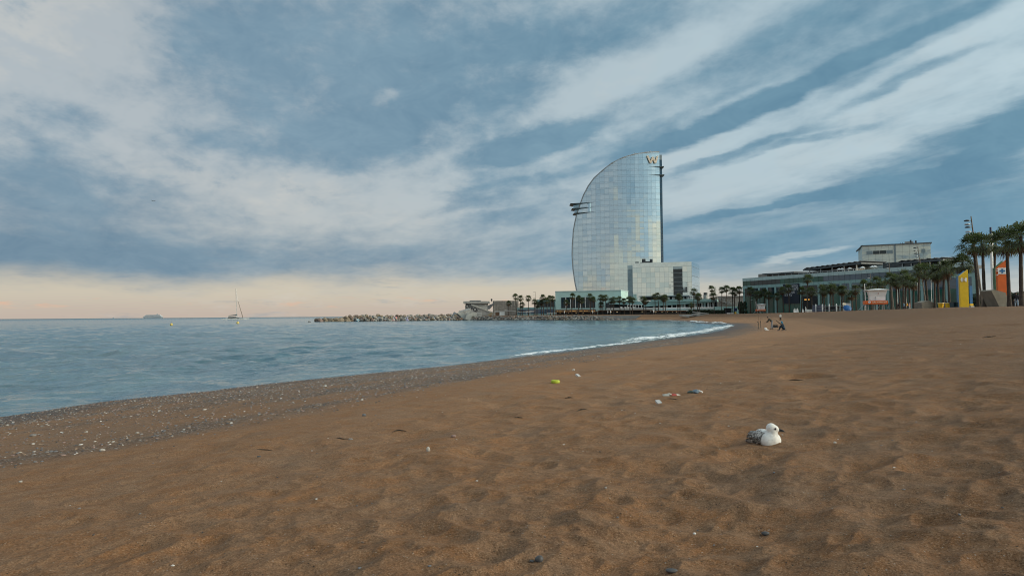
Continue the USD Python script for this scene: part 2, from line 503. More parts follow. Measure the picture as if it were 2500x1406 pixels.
def gravel_amount(x, y, d):
    """How much shingle lies in the sand: a band of strips along the water, narrower towards the bay end."""
    lx, ly = x * 0.883 - y * 0.47, x * 0.47 + y * 0.883
    n = meshkit.fbm(np.stack([lx / 1.5, ly / 7.0, np.zeros_like(x)], 1), 4, 8)
    wid = np.interp(y, [7, 14, 19, 27, 41, 100, 170], [10.2, 11.6, 11.6, 10.2, 8.6, 5.2, 3.0]) + 2.0 * (n - 0.5)
    return np.clip((wid - d) / 1.6, 0, 1) * np.clip((n - 0.37) * 4.5 + 0.45, 0.32, 1.0) * np.clip(d / 0.1, 0, 1)


def gz(x, y):
    return float(ground(x, y)[0])


def hit(px, py):
    """Where the line of sight through a pixel of the photograph first meets the ground (or the sea)."""
    d = ray(px, py)
    t = np.geomspace(1.5, 900, 4000) / d[1]
    P = EYE + t[:, None] * d
    below = P[:, 2] < np.maximum(ground(P[:, 0], P[:, 1], False), 0.0)
    i = int(np.argmax(below)) if below.any() else len(t) - 1
    P = P[i]
    return np.array([P[0], P[1], gz(P[0], P[1])])


def polar_mesh(rs, az, zfun):
    A, R = np.meshgrid(az, rs)
    x, y = (R * np.sin(A)).ravel(), (R * np.cos(A)).ravel()
    v = np.stack([x, y, zfun(x, y)], 1)
    n, m = len(rs), len(az)
    i = np.arange(n - 1)[:, None] * m + np.arange(m - 1)[None]
    i = i.ravel()
    f = np.vstack([np.stack([i, i + 1, i + m + 1], 1), np.stack([i, i + m + 1, i + m], 1)])[:, ::-1]
    return v, f


# ------------------------------------------------------------------ sand
def sand_material():
    g = Graph()
    pos = g("geometry", "position")
    sp = str(g("separate_xyz", "z", vector=pos)).split(".")[0]
    z = Out(sp + ".z")
    big = g.noise(pos, 0.9, 4.0, 0.6)
    mid = g.noise(pos, 4.5, 5.0, 0.65)
    fine = g.noise(pos, 30.0, 5.0, 0.78)
    grain = g.noise(pos, 115.0, 3.0, 0.75)
    col = g.mix(g.mr(mid, 0.34, 0.66), (0.47, 0.222, 0.088), (0.51, 0.295, 0.160))
    col = g.mix(g.m("multiply", g.mr(big, 0.45, 0.7), 0.5), col, (0.42, 0.29, 0.195))
    col = g.mix(g.m("multiply", g.mr(fine, 0.44, 0.60), 0.6), col, (0.25, 0.14, 0.075))
    col = g.mix(g.m("multiply", g.mr(grain, 0.54, 0.64), 0.75), col, (0.70, 0.49, 0.32))
    col = g.mix(g.m("multiply", g.mr(grain, 0.45, 0.33), 0.85), col, (0.075, 0.042, 0.025))
    # sparse coloured grit
    vor = g("voronoi_texture", "distance", vector=pos, scale=55.0, randomness=1.0)
    vcol = g("voronoi_texture", "color", vector=pos, scale=55.0, randomness=1.0)
    vs = str(g("separate_color", "r", color=vcol)).split(".")[0]
    dot = g.mr(vor, 0.26, 0.16)
    col = g.mix(g.m("multiply", dot, g.mr(Out(vs + ".r"), 0.86, 0.88)), col, (0.055, 0.05, 0.048))
    col = g.mix(g.m("multiply", dot, g.mr(Out(vs + ".g"), 0.93, 0.94)), col, (0.62, 0.56, 0.48))
    # shingle mixed in on the beach face, and the wet rim at the water
    sh = g.m("add", g("attribute", "fac", attribute="gravel"), g.m("multiply", g.m("subtract", mid, 0.5), 0.25), clamp=True)
    peb = g("voronoi_texture", "color", vector=pos, scale=42.0, randomness=1.0)
    ps = str(g("separate_color", "r", color=peb)).split(".")[0]
    pv = g("rgb_ramp", "color", fac=Out(ps + ".r"), ramp=[(0, (0.065, 0.055, 0.05)), (0.35, (0.15, 0.12, 0.10)), (0.7, (0.25, 0.19, 0.15)), (0.93, (0.40, 0.34, 0.29)), (1, (0.60, 0.56, 0.51))])
    band = g.noise(g("vector_math", "vector", math_type="multiply", vector1=pos, vector2=(1.0, 0.35, 1.0)), 1.4, 5.0, 0.65)
    col = g.mix(g.m("multiply", sh, g.mr(band, 0.36, 0.6, 0.45, 0.95)), col, pv)
    # higher sand: coarser dark grains, with the dimness of the right side painted in
    coarse_dim = g.mr(g.m("add", z, g.m("multiply", g.m("subtract", big, 0.5), 0.35)), 1.02, 1.5)
    col = g.mix(coarse_dim, g.mix(1.0, col, (0.66, 0.63, 0.61), "multiply"), g.mix(1.0, col, (0.44, 0.42, 0.41), "multiply"))
    wet = g.mr(g.m("add", z, g.m("multiply", g.m("subtract", mid, 0.5), 0.12)), 0.04, 0.34, 1.0, 0.0)
    col = g.mix(wet, col, g.mix(0.72, col, (0.048, 0.042, 0.042)))
    h = g.m("add", g.m("multiply", fine, 1.0), g.m("multiply", grain, 0.35))
    h = g.m("add", h, g.m("multiply", mid, 1.6))
    bump = g("bump", "normal", height=h, strength=1.0, distance=0.03)
    rough = g("mix_float", "result", fac=wet, a=0.95, b=0.62)
    return g.done("/World/Looks/beach_sand", surface=g("principled_bsdf", "BSDF", base_color=col, roughness=rough, normal=bump, specular_ior_level=0.25))


SAND = sand_material()
rs = np.concatenate([[0.02, 0.25, 0.6], np.geomspace(0.9, 40, 640), np.geomspace(40.4, 420, 170), np.geomspace(440, 3500, 22)])
az = np.radians(np.concatenate([np.linspace(-180, -52, 18)[:-1], np.linspace(-52, 52, 780), np.linspace(52, 180, 18)[1:]]))
sv, sf = polar_mesh(rs, az, ground)
sand = single("sand", (sv, sf), SAND, kind="structure", smooth=True)
UsdGeom.PrimvarsAPI(sand).CreatePrimvar("gravel", Sdf.ValueTypeNames.FloatArray, "vertex").Set(Vt.FloatArray.FromNumpy(gravel_amount(sv[:, 0], sv[:, 1], shore_dist(sv[:, :2])).astype(np.float32)))


# ------------------------------------------------------------------ sea
def sea_z(x, y):
    r = np.hypot(x, y)
    step = 0.006 * r
    d = np.clip(-shore_dist(np.stack([x, y], 1)) / 12.0, 0, 1)
    z = np.zeros_like(x)
    rnd = random.Random(5)
    for lam, amp in ((11, .05), (7.5, .045), (5.2, .036), (3.7, .030), (2.6, .026), (1.9, .022), (1.35, .018), (0.9, .013)):
        for q in range(3):
            a = math.radians(rnd.uniform(-55, 55) - 62)          # waves run in towards the beach from the left
            k = 2 * PI / (lam * rnd.uniform(0.85, 1.15))
            ph = (x * math.cos(a) - y * math.sin(a)) * k + rnd.uniform(0, 6)
            w = meshkit.noise(np.stack([x / (lam * 3), y / (lam * 3), np.full_like(x, q + lam)], 1), q + 40)
            s = np.sin(ph + 2.5 * w)
            z += amp * (0.2 + 1.3 * w) * (1 - 2 * np.abs(s) if q == 0 else s) * np.clip(1.7 - 5 * step / lam, 0, 1) * 0.85
    return z * (0.25 + 0.75 * d) * np.clip(r / 12, 0, 1) - 0.01


def sea_material():
    g = Graph()
    pos = g("geometry", "position")
    st = g("vector_math", "vector", math_type="multiply", vector1=g("vector_rotate", "vector", rotate_type="z_axis", vector=pos, angle=math.radians(28)), vector2=(1.0, 0.5, 1.0))
    a = g.noise(st, 1.1, 4.0, 0.6, 0.4)
    b = g.noise(st, 0.21, 4.0, 0.55, 0.2)
    c = g.noise(st, 0.02, 3.0, 0.5)
    w = g.noise(st, 0.055, 3.0, 0.5, 0.2)
    h = g.m("add", g.m("add", g.m("multiply", a, 0.19), g.m("multiply", b, 0.34)), g.m("add", g.m("multiply", w, 1.2), g.m("multiply", g.noise(st, 3.1, 3.0, 0.55), 0.045)))
    bump = g("bump", "normal", height=h, strength=g.mr(c, 0.35, 0.65, 0.55, 1.0), distance=1.0)
    col = g.mix(g.mr(b, 0.35, 0.65), (0.030, 0.072, 0.094), (0.048, 0.104, 0.122))
    return g.done("/World/Looks/sea_water", surface=g("principled_bsdf", "BSDF", base_color=col, roughness=g.mr(g("vector_math", "value", math_type="length", vector1=pos), 250.0, 3500.0, 0.12, 0.34), ior=1.34, normal=bump))


rs = np.concatenate([np.geomspace(9, 170, 330), np.geomspace(172, 1200, 110), np.geomspace(1250, 45000, 40)])
az = np.radians(np.concatenate([np.linspace(-180, -52, 18)[:-1], np.linspace(-52, 40, 760), np.linspace(40, 180, 18)[1:]]))
single("sea", polar_mesh(rs, az, sea_z), sea_material(), kind="structure", smooth=True)


# ------------------------------------------------------------------ foam where the small surf breaks
def foam_material():
    g = Graph()
    pos = g("geometry", "position")
    n = g.noise(pos, 1.6, 6.0, 0.68, 0.3)
    a = g("attribute", "fac", attribute="thin")
    n = g.m("add", n, g.m("multiply", g.m("subtract", g.noise(pos, 7.0, 4.0, 0.7, 0.5), 0.5), 0.5))
    f = g.mr(g.m("subtract", n, g.m("multiply", a, 0.40)), 0.37, 0.52)
    bs = g("principled_bsdf", "BSDF", base_color=(0.82, 0.85, 0.86), roughness=0.8, normal=g("bump", "normal", height=g.noise(pos, 6.0, 5.0, 0.7), strength=0.7, distance=0.1))
    return g.done("/World/Looks/surf_foam", surface=g("mix_closure", "closure", fac=f, closure1=g("transparent_bsdf", "BSDF"), closure2=bs))


FOAM = foam_material()


def surf(pxs, width, height, seed, label):
    """A ribbon of broken water lying along the shore: pxs are waterline pixels, width in metres out to sea."""
    pts = np.array([shore_px(*p) for p in pxs])
    seg = np.r_[0, np.cumsum(np.linalg.norm(np.diff(pts, axis=0), axis=1))]
    n = max(int(seg[-1] / 0.35), 8)
    s = np.linspace(0, seg[-1], n)
    c = np.stack([np.interp(s, seg, pts[:, k]) for k in (0, 1)], 1)
    t = np.gradient(c, axis=0)
    t /= np.linalg.norm(t, axis=1, keepdims=True)
    nn = np.stack([-t[:, 1], t[:, 0]], 1)                              # out to sea (the sea lies left of the line)
    env = np.clip(np.minimum(np.arange(n), np.arange(n)[::-1]) / (0.12 * n), 0, 1)
    wob = meshkit.fbm(np.stack([s / 7, np.full(n, seed), np.zeros(n)], 1), 4, seed)
    w = width * (0.3 + 1.3 * wob) * (0.15 + 0.85 * env)
    m = 9
    rows, thin = [], []
    for j in range(m):
        u = j / (m - 1)
        off = (u - 0.06) * w + 0.5 * (wob - 0.5)
        hh = height * math.sin(PI * u) ** 0.8 * (0.4 + 1.2 * meshkit.noise(np.stack([s / 0.9, np.full(n, u * 5), np.full(n, seed)], 1), 3)) * env
        rows.append(np.concatenate([c + nn * off[:, None], (0.035 + hh + 0.02 * (1 - u))[:, None]], 1))
        thin.append(np.clip(np.abs(u - 0.4) / 0.6, 0, 1) ** 1.5 + 0.6 * (1 - env))
    v = np.array(rows).transpose(1, 0, 2).reshape(-1, 3)
    i = (np.arange(n - 1)[:, None] * m + np.arange(m - 1)[None]).ravel()
    f = np.vstack([np.stack([i, i + 1, i + m + 1], 1), np.stack([i, i + m + 1, i + m], 1)])
    o = single("surf_foam", (v, f), FOAM, label=label, cat="foam", kind="stuff", smooth=True)
    UsdGeom.PrimvarsAPI(o).CreatePrimvar("thin", Sdf.ValueTypeNames.FloatArray, "vertex").Set(Vt.FloatArray.FromNumpy(np.array(thin).T.reshape(-1).astype(np.float32)))


surf([(1225, 877), (1320, 866), (1420, 854.5), (1500, 844), (1540, 839), (1600, 831.5)], 1.3, 0.06, 1, "thin white foam line at the near edge of the water")
surf([(1480, 846.5), (1533, 840), (1640, 826), (1720, 815), (1765, 806.5), (1796, 794)], 3.4, 0.16, 2, "broad band of breaking white surf towards the bay end")
surf([(1790, 793), (1760, 790.6), (1725, 789.8), (1690, 786)], 2.6, 0.35, 3, "small white breaker on the far side of the bay")
surf([(1690, 786), (1640, 782.6), (1570, 781.6)], 1.6, 0.05, 4, "faint foam line below the far brown sand")


# ------------------------------------------------------------------ shingle
def rock(seed, size, squash=(1, 0.8, 0.6), n=16):
    r = np.random.default_rng(seed)
    p = r.normal(size=(n, 3))
    p /= np.linalg.norm(p, axis=1, keepdims=True)
    p *= r.uniform(0.8, 1.0, (n, 1))
    m = trimesh.convex.convex_hull(p * np.array(squash) * size)
    return np.array(m.vertices), np.array(m.faces)


def pebble(seed):
    m = trimesh.creation.icosphere(1, 1.0)
    v = np.array(m.vertices)
    v = v * (0.8 + 0.4 * meshkit.noise(v * 1.3 + seed * 5.1, seed)[:, None]) * np.array([1.0, 0.75, 0.45])
    return v, np.array(m.faces)


PEB = [pbr(f"pebble_{n}", c, 0.55, vary=0.2, scale=30) for n, c in
       (("charcoal", (0.06, 0.058, 0.06)), ("slate", (0.12, 0.12, 0.125)), ("brown", (0.13, 0.088, 0.064)), ("grey", (0.19, 0.175, 0.16)), ("ochre", (0.22, 0.145, 0.09)),
        ("pale", (0.40, 0.365, 0.32)), ("white", (0.56, 0.54, 0.50)), ("rose", (0.25, 0.165, 0.135)))]


def scatter():
    rng = np.random.default_rng(11)
    P, S, K, W = [], [], [], []

    def put(n, inside, weights, smin, smax, keep):
        r = np.sqrt(rng.uniform(inside[0] ** 2, inside[1] ** 2, n))
        a = np.radians(rng.uniform(inside[2], inside[3], n))
        x, y = r * np.sin(a), r * np.cos(a)
        d = shore_dist(np.stack([x, y], 1))
        k = keep(x, y, d, r) > rng.uniform(size=n)
        x, y, r = x[k], y[k], r[k]
        s = smin * (smax / smin) ** (rng.uniform(size=len(x)) ** 2.2)
        P.append(np.stack([x, y], 1))
        S.append(s)
        K.append(rng.choice(len(PEB), len(x), p=np.array(weights) / sum(weights)))

    def strips(x, y, d, r):
        body = gravel_amount(x, y, d)
        rim = np.clip((1.0 - d) / 0.5, 0, 1) * (d > -0.1)
        return np.maximum(body * 0.9, rim)
    put(420000, (5, 62, -56, 14), [3, 4, 7, 5, 4, 1.5, 0.3, 3], 0.007, 0.028, strips)
    put(7000, (6, 40, -56, 10), [2, 3, 5, 4, 3, 1.2, 0.2, 3], 0.020, 0.045, lambda x, y, d, r: strips(x, y, d, r) * 0.35)
    put(60000, (2.0, 45, -46, 46), [5, 3, 3, 2, 2, 2, 1.6, 1], 0.003, 0.012, lambda x, y, d, r: 0.32 * (d > 7) * np.clip(2.6 - r / 16, 0, 1) * (rng.uniform(size=len(x)) < 9.0 / np.maximum(r, 3)))
    P, S, K = np.vstack(P), np.concatenate(S), np.concatenate(K)
    z = ground(P[:, 0], P[:, 1])
    path = "/World/" + numbered("/World", "shingle")
    pi = UsdGeom.PointInstancer.Define(stage, path)
    for k, mt in enumerate(PEB):
        q = f"{path}/pebble_kind_{k + 1:03d}"
        usdkit.mesh(stage, q, pebble(k), mt, True)
        pi.CreatePrototypesRel().AddTarget(q)
    pi.CreateProtoIndicesAttr(Vt.IntArray.FromNumpy(K.astype(np.int32)))
    pi.CreatePositionsAttr(Vt.Vec3fArray.FromNumpy(np.concatenate([P, (z + S * 0.12)[:, None]], 1).astype(np.float32)))
    pi.CreateScalesAttr(Vt.Vec3fArray.FromNumpy(np.repeat(S[:, None], 3, 1).astype(np.float32)))
    a = rng.uniform(0, 2 * PI, len(S))
    q = np.zeros((len(S), 4), np.float16)
    tilt = rng.normal(0, 0.18, len(S))
    # rotation about z then a small tilt about x, as quaternions (i, j, k, real)
    qz = np.stack([np.zeros_like(a), np.zeros_like(a), np.sin(a / 2), np.cos(a / 2)], 1)
    qx = np.stack([np.sin(tilt / 2), np.zeros_like(a), np.zeros_like(a), np.cos(tilt / 2)], 1)
    i = qz[:, 3] * qx[:, 0]
    j = qz[:, 2] * qx[:, 0]
    kk = qz[:, 2] * qx[:, 3]
    w = qz[:, 3] * qx[:, 3]
    pi.CreateOrientationsAttr(Vt.QuathArray([Gf.Quath(float(d), float(b), float(c), float(e)) for d, b, c, e in zip(w, i, j, kk)]))
    setd(pi.GetPrim(), "loose grey and pale shingle strewn along the water's edge", "pebbles", kind="stuff")
    print("pebbles", len(S))


scatter()

# ------------------------------------------------------------------ materials of the built things
GLASS_TOWER = []
for i, c in enumerate([(0.55, 0.645, 0.685), (0.51, 0.62, 0.67), (0.58, 0.665, 0.695), (0.46, 0.58, 0.64)]):
    g = Graph()
    GLASS_TOWER.append(g.done(f"/World/Looks/mirror_glass_{i + 1}", surface=g("principled_bsdf", "BSDF", base_color=c, metallic=0.93, roughness=0.035)))
M_SPANDREL = pbr("spandrel_glass", (0.50, 0.60, 0.65), 0.06, 0.93, vary=0.08, scale=0.5)
M_MULLION = pbr("facade_frame", (0.22, 0.27, 0.29), 0.5, 0.3, vary=0.05)
M_MINT = pbr("mint_panel", (0.24, 0.40, 0.39), 0.45, vary=0.06, scale=0.35)
M_MINTPALE = pbr("pale_mint_panel", (0.40, 0.53, 0.53), 0.4, vary=0.06, scale=0.35)
M_PAV = pbr("pavilion_mint", (0.44, 0.62, 0.58), 0.5, vary=0.05, scale=0.35)
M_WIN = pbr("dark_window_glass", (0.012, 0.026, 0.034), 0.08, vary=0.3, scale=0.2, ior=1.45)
M_WINBLUE = pbr("blue_window_glass", (0.02, 0.06, 0.10), 0.06, vary=0.3, scale=0.12, ior=1.7)
M_WINGREEN = pbr("green_window_glass", (0.012, 0.075, 0.06), 0.1, vary=0.4, scale=0.15, ior=1.45)
M_WHITE = pbr("white_paint", (0.78, 0.78, 0.76), 0.5, vary=0.05)
M_STEEL = pbr("galvanised_steel", (0.36, 0.38, 0.39), 0.45, 0.6, vary=0.1, scale=6)
M_DARKSTEEL = pbr("dark_metal", (0.045, 0.05, 0.055), 0.5, 0.3, vary=0.15)
M_FIN = pbr("fin_metal", (0.15, 0.20, 0.22), 0.45, 0.3, vary=0.1)
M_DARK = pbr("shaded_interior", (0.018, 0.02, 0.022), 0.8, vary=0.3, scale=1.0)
M_CONC = pbr("pale_concrete", (0.32, 0.315, 0.30), 0.85, vary=0.14, scale=0.6, bump=0.3)
M_CONCB = pbr("brown_concrete", (0.30, 0.27, 0.24), 0.85, vary=0.22, scale=0.9, bump=0.3)
M_CONCW = pbr("white_concrete", (0.46, 0.45, 0.41), 0.85, vary=0.12, scale=0.5, bump=0.3)
M_ROOF = pbr("grey_roofing", (0.12, 0.13, 0.14), 0.7, vary=0.12)
M_WOOD = pbr("brown_timber", (0.16, 0.085, 0.05), 0.75, vary=0.25, scale=4)
M_ORANGE = pbr("orange_paint", (0.72, 0.14, 0.025), 0.5, vary=0.06)
M_YELLOW = pbr("yellow_plastic", (0.80, 0.50, 0.025), 0.45, vary=0.06)
M_BLUE = pbr("blue_paint", (0.025, 0.14, 0.32), 0.5, vary=0.06)
M_GREEN = pbr("green_paint", (0.03, 0.13, 0.05), 0.5, vary=0.06)
M_TRUNK = pbr("palm_bark", (0.055, 0.041, 0.032), 0.9, vary=0.35, scale=5, bump=0.6, bscale=14)
M_SKIRT = pbr("dry_palm_fronds", (0.12, 0.075, 0.04), 0.85, vary=0.35, scale=6)


def frond_material():
    g = Graph()
    f = g.noise(g("texture_coordinate", "object"), 2.2, 3.0, 0.6)
    col = g.mix(g.mr(f, 0.3, 0.7), (0.022, 0.036, 0.016), (0.075, 0.085, 0.035))
    a = g("principled_bsdf", "BSDF", base_color=col, roughness=0.55)
    b = g("translucent_bsdf", "BSDF", color=(0.07, 0.11, 0.03))
    return g.done("/World/Looks/palm_frond", surface=g("mix_closure", "closure", fac=0.25, closure1=a, closure2=b))


M_FROND = frond_material()


def letters(text, h, depth, bold=False):
    """Lettering standing upright in the xz plane, reading along +x, its face towards -y, its back on y = 0."""
    m = meshkit.text_mesh(text, h, depth, bold)
    v = np.array(m.vertices)
    return np.stack([v[:, 0], -v[:, 2], v[:, 1]], 1), np.array(m.faces)


def shift(mesh, d):
    v, f = tri(mesh)
    return v + np.asarray(d, float), f


class Wall:
    """A vertical plane through two ground points (left, right as seen from the beach). Pixels of the photograph are read off on it."""
    def __init__(self, A, B):
        self.A, self.B = np.array(A, float)[:2], np.array(B, float)[:2]
        d = self.B - self.A
        self.L = float(np.hypot(*d))
        self.rot = math.atan2(d[1], d[0])
        self.d = d / self.L
        self.n = np.array([-self.d[1], self.d[0]])

    def read(self, px, py, back=0.0):
        r = ray(px, py)
        t = ((self.A + self.n * back - EYE[:2]) @ self.n) / (r[:2] @ self.n)
        P = EYE + r * t
        return float((P[:2] - self.A) @ self.d), float(P[2])

    def thing(self, name, label, cat, group=None):
        return Thing(name, label, cat, (self.A[0], self.A[1], 0), self.rot, group)


# ------------------------------------------------------------------ the sail-shaped tower
def tower():
    t0, t1 = 1397.0, 1616.0

    def Yt(t):
        return 413 + 15 * np.abs((t - 0.66) / 0.66) ** 2.0 * np.where(t < 0.66, 1.0, 0.55)
    # plan curve x -> y, from its pixels at eye level
    tt = np.linspace(-0.08, 1.04, 60)
    plan = np.array([at(t0 + (t1 - t0) * t, 700, float(Yt(np.array(t))))[:2] for t in tt])
    fy = lambda x: np.interp(x, plan[:, 0], plan[:, 1])

    def read(px, py):
        x = 60.0
        for _ in range(12):
            P = at(px, py, float(fy(x)))
            x = P[0]
        return P[0], P[2]
    left = [(1411, 722), (1409, 710), (1404, 686.7), (1399.3, 654), (1397.4, 621), (1398.4, 592), (1400.7, 562), (1404.2, 543), (1408.2, 525), (1418.7, 494), (1425, 477), (1436.7, 454.5), (1451, 435), (1471, 417), (1494, 399), (1520, 386), (1546, 378), (1579, 372.6), (1609.5, 371.4)]
    outline = [read(*p) for p in left]
    xr = outline[-1][0]
    poly = sg.Polygon(outline + [(xr, 0.0), (outline[0][0], 0.0)]).buffer(0)
    base = np.array([outline[1][0], fy(outline[1][0]), 2.4])
    T = Thing("sail_tower", "tall sail-shaped mirror glass tower with a curved left edge, by far the highest building", "tower", base)
    xl = min(p[0] for p in outline)

    def surf_pts(xz, off):
        xz = np.asarray(xz, float)
        y = fy(xz[:, 0])
        return np.stack([xz[:, 0], y + off, xz[:, 1]], 1)

    rng = np.random.default_rng(3)
    cw, fh = 2.6, 3.55
    ncol = int(math.ceil((xr - xl) / cw))
    panes, spans = [], MB()
    colt = [rng.integers(0, 4) for _ in range(ncol + 1)]
    for c in range(ncol):
        x1 = xr - c * cw - 0.02
        x0 = x1 - cw + 0.04
        ctilt = rng.normal(0, 0.006)
        for r in range(30):
            z0 = 1.0 + r * fh
            for k, (a, b) in enumerate(((z0 + 0.03, z0 + 0.95), (z0 + 1.03, z0 + fh - 0.05))):
                cell = sg.box(x0, a, x1, b).intersection(poly)
                if cell.is_empty or cell.geom_type != "Polygon" or cell.area < 0.25 * (b - a):
                    continue
                ring = np.array(cell.exterior.coords)[:-1]
                cx, cz = ring[:, 0].mean(), ring[:, 1].mean()
                wob = meshkit.noise(np.array([[cx / 9.0, cz / 16.0, 0.0], [cx / 7.0, cz / 13.0, 5.0]]), 3) - 0.5
                tx, tz = ctilt + 0.040 * wob[0] + rng.normal(0, 0.003), 0.042 * wob[1] + rng.normal(0, 0.003)
                y0, s0 = fy(cx), (fy(x1) - fy(x0)) / (x1 - x0)
                y = y0 + (ring[:, 0] - cx) * (s0 + tx) + (ring[:, 1] - cz) * tz
                P = np.stack([ring[:, 0], y - 0.05, ring[:, 1]], 1)
                if k == 0:
                    spans.prism(P, (0, 0.03, 0))
                else:
                    panes.append((cell.area, MB().prism(P, (0, 0.03, 0)), int(colt[c] if rng.random() < 0.6 else rng.integers(0, 4))))
    T.part("spandrel_bands", spans, M_SPANDREL, world=True, kind="stuff")
    order = sorted(range(len(panes)), key=lambda i: -panes[i][0])
    rest = MB()
    for n, i in enumerate(order):
        if n < 296:
            T.part("pane", panes[i][1], GLASS_TOWER[panes[i][2]], world=True)
        else:
            rest.add(*panes[i][1].arrays())
    T.part("further_panes", rest, GLASS_TOWER[1], world=True, kind="stuff")
    # carcass behind the glass: front skin following the outline, depth towards the back
    ring = np.array(poly.exterior.coords)[:-1]
    m = trimesh.creation.extrude_polygon(poly, 1.0, engine="earcut")
    m = m.subdivide_to_size(4.0)
    v = np.array(m.vertices)
    depth = 17.0
    back = v[:, 2] > 0.5
    taper = np.clip((v[:, 0] - xl) / (xr - xl), 0, 1)
    vv = np.stack([v[:, 0], fy(v[:, 0]) + 0.12 + v[:, 2] * depth * (0.08 + 0.92 * np.sin(PI * (0.04 + 0.9 * taper)) ** 0.7), v[:, 1]], 1)
    T.part("carcass", (vv - [0, 0.06, 0], m.faces), pbr("tower_frame", (0.38, 0.46, 0.50), 0.22, 0.8, vary=0.03), world=True)
    # rim along the curved edge
    rim = MB()
    o = np.array(outline)
    rim.tube(surf_pts(o[1:], 0.3), 0.55, 6)
    T.part("edge_rim", rim, M_STEEL, world=True)
    # the lower slab behind the right edge, its strip of blue glass
    sx0, sx1 = xr + 0.15, read(1618.4, 500)[0]
    ztop = read(1615, 377.5)[1]
    T.part("side_slab", MB().box(sx0, sx1, fy(xr) + 1.2, fy(xr) + 16, 1.0, ztop), M_MULLION, world=True)
    for r in range(29):
        z0 = 1.5 + r * fh
        if z0 + fh < ztop:
            T.part("side_pane", MB().box(sx0 + 0.1, sx1 - 0.05, fy(xr) + 1.1, fy(xr) + 1.18, z0, z0 + fh - 0.15), M_WINBLUE, world=True)
    # the three balcony fins on the left, the two on the right
    for (a, b, h) in (((1391.5, 498.8), (1452, 494), 1.15), ((1395.5, 510.5), (1452, 505.6), 0.95), ((1400, 521.6), (1452, 517.5), 0.85)):
        p, q = read(*a), read(*b)
        x0, z1 = p
        xe = read(a[0] + 13, a[1])[0]
        fin = MB()
        n = 10
        for side in range(n):
            u0, u1 = side / n, (side + 1) / n
            xa, xb = x0 + (q[0] - x0) * u0, x0 + (q[0] - x0) * u1
            za, zb = z1 + (q[1] - z1) * u0, z1 + (q[1] - z1) * u1
            oa, ob = 2.6 * (1 - u0) ** 1.2 + 0.05, 2.6 * (1 - u1) ** 1.2 + 0.05
            ta, tb = (h * min(1, u0 * 5 + 0.12) * (1 - u0) ** 1.3 + 0.12), (h * min(1, u1 * 5 + 0.12) * (1 - u1) ** 1.3 + 0.12)
            ya, yb = fy(max(xa, xl)), fy(max(xb, xl))
            bk = 6.0 if u0 < 0.35 else 0.3
            fin.hexa([(xa, ya - oa * 0.3, za - ta), (xb, yb - ob * 0.3, zb - tb), (xb, yb + bk, zb - tb), (xa, ya + bk, za - ta)],
                     [(xa, ya - oa, za), (xb, yb - ob, zb), (xb, yb + bk, zb), (xa, ya + bk, za)])
        T.part("balcony_fin", fin, M_FIN, world=True)
    z_hi, z_lo = read(1404, 500)[1], read(1404, 521)[1]
    pb = MB().hexa([(read(1406.5, 521)[0], fy(xl) - 0.2, z_lo), (read(1440, 521)[0], fy(read(1440, 521)[0]) - 0.5, z_lo), (read(1440, 521)[0], fy(xl) + 5, z_lo), (read(1406.5, 521)[0], fy(xl) + 5, z_lo)],
                   [(read(1400, 500)[0], fy(xl) - 0.2, z_hi), (read(1440, 500)[0], fy(read(1440, 500)[0]) - 0.5, z_hi), (read(1440, 500)[0], fy(xl) + 5, z_hi), (read(1400, 500)[0], fy(xl) + 5, z_hi)])
    T.part("balcony_glazing", pb, GLASS_TOWER[3], world=True)
    for (a, b) in (((1582, 407.2), (1619.5, 412.5)), ((1583, 426.5), (1620.5, 432.5))):
        p, q = read(*a), read(*b)
        fin, n = MB(), 10
        for k in range(n):
            u0, u1 = k / n, (k + 1) / n
            xa, xb = p[0] + (q[0] - p[0]) * u0, p[0] + (q[0] - p[0]) * u1
            drop = lambda u: p[1] + (q[1] + 1.2 - p[1]) * u ** 1.6
            oa, ob = 0.08 + 2.0 * u0 ** 1.5, 0.08 + 2.0 * u1 ** 1.5
            ta, tb = 0.1 + 0.6 * u0 ** 1.5, 0.1 + 0.6 * u1 ** 1.5
            fin.hexa([(xa, fy(xa) - oa * 0.5, drop(u0) - ta), (xb, fy(xb) - ob * 0.5, drop(u1) - tb), (xb, fy(xb) + 3, drop(u1) - tb), (xa, fy(xa) + 3, drop(u0) - ta)],
                     [(xa, fy(xa) - oa, drop(u0)), (xb, fy(xb) - ob, drop(u1)), (xb, fy(xb) + 3, drop(u1)), (xa, fy(xa) + 3, drop(u0))])
        T.part("corner_fin", fin, M_FIN, world=True)
    # the roof letter
    a, b = read(1580.5, 399), read(1605, 382)
    W = MB()
    hgt, wid = b[1] - a[1], b[0] - a[0]
    st = 0.17
    for (u0, u1) in (((0.0, 1.0), (0.30, 0.0)), ((0.30, 0.0), (0.53, 0.86)), ((0.53, 0.86), (0.76, 0.0)), ((0.76, 0.0), (1.0, 1.0))):
        pts = [(u0[0] - st / 2, u0[1]), (u0[0] + st / 2, u0[1]), (u1[0] + st / 2, u1[1]), (u1[0] - st / 2, u1[1])]
        off = 0.02 * len(W.v)
        W.prism([(a[0] + x * wid, fy(a[0] + x * wid) - 1.1 - off, a[1] + z * hgt) for x, z in pts], (0, 0.6, 0))
    T.part("letter_w", W, pbr("sign_cream", (0.62, 0.54, 0.44), 0.4, vary=0.05), label="cream letter W near the top right corner", world=True)
    # small masts on the roof edge
    for px, py in ((1588.5, 371.8), (1551, 376.5)):
        p = read(px, py)
        T.part("roof_mast", MB().tube([(p[0], fy(p[0]) + 1, p[1]), (p[0], fy(p[0]) + 1, p[1] + 1.0)], 0.3, 6), M_STEEL, world=True)
    return T


tower()


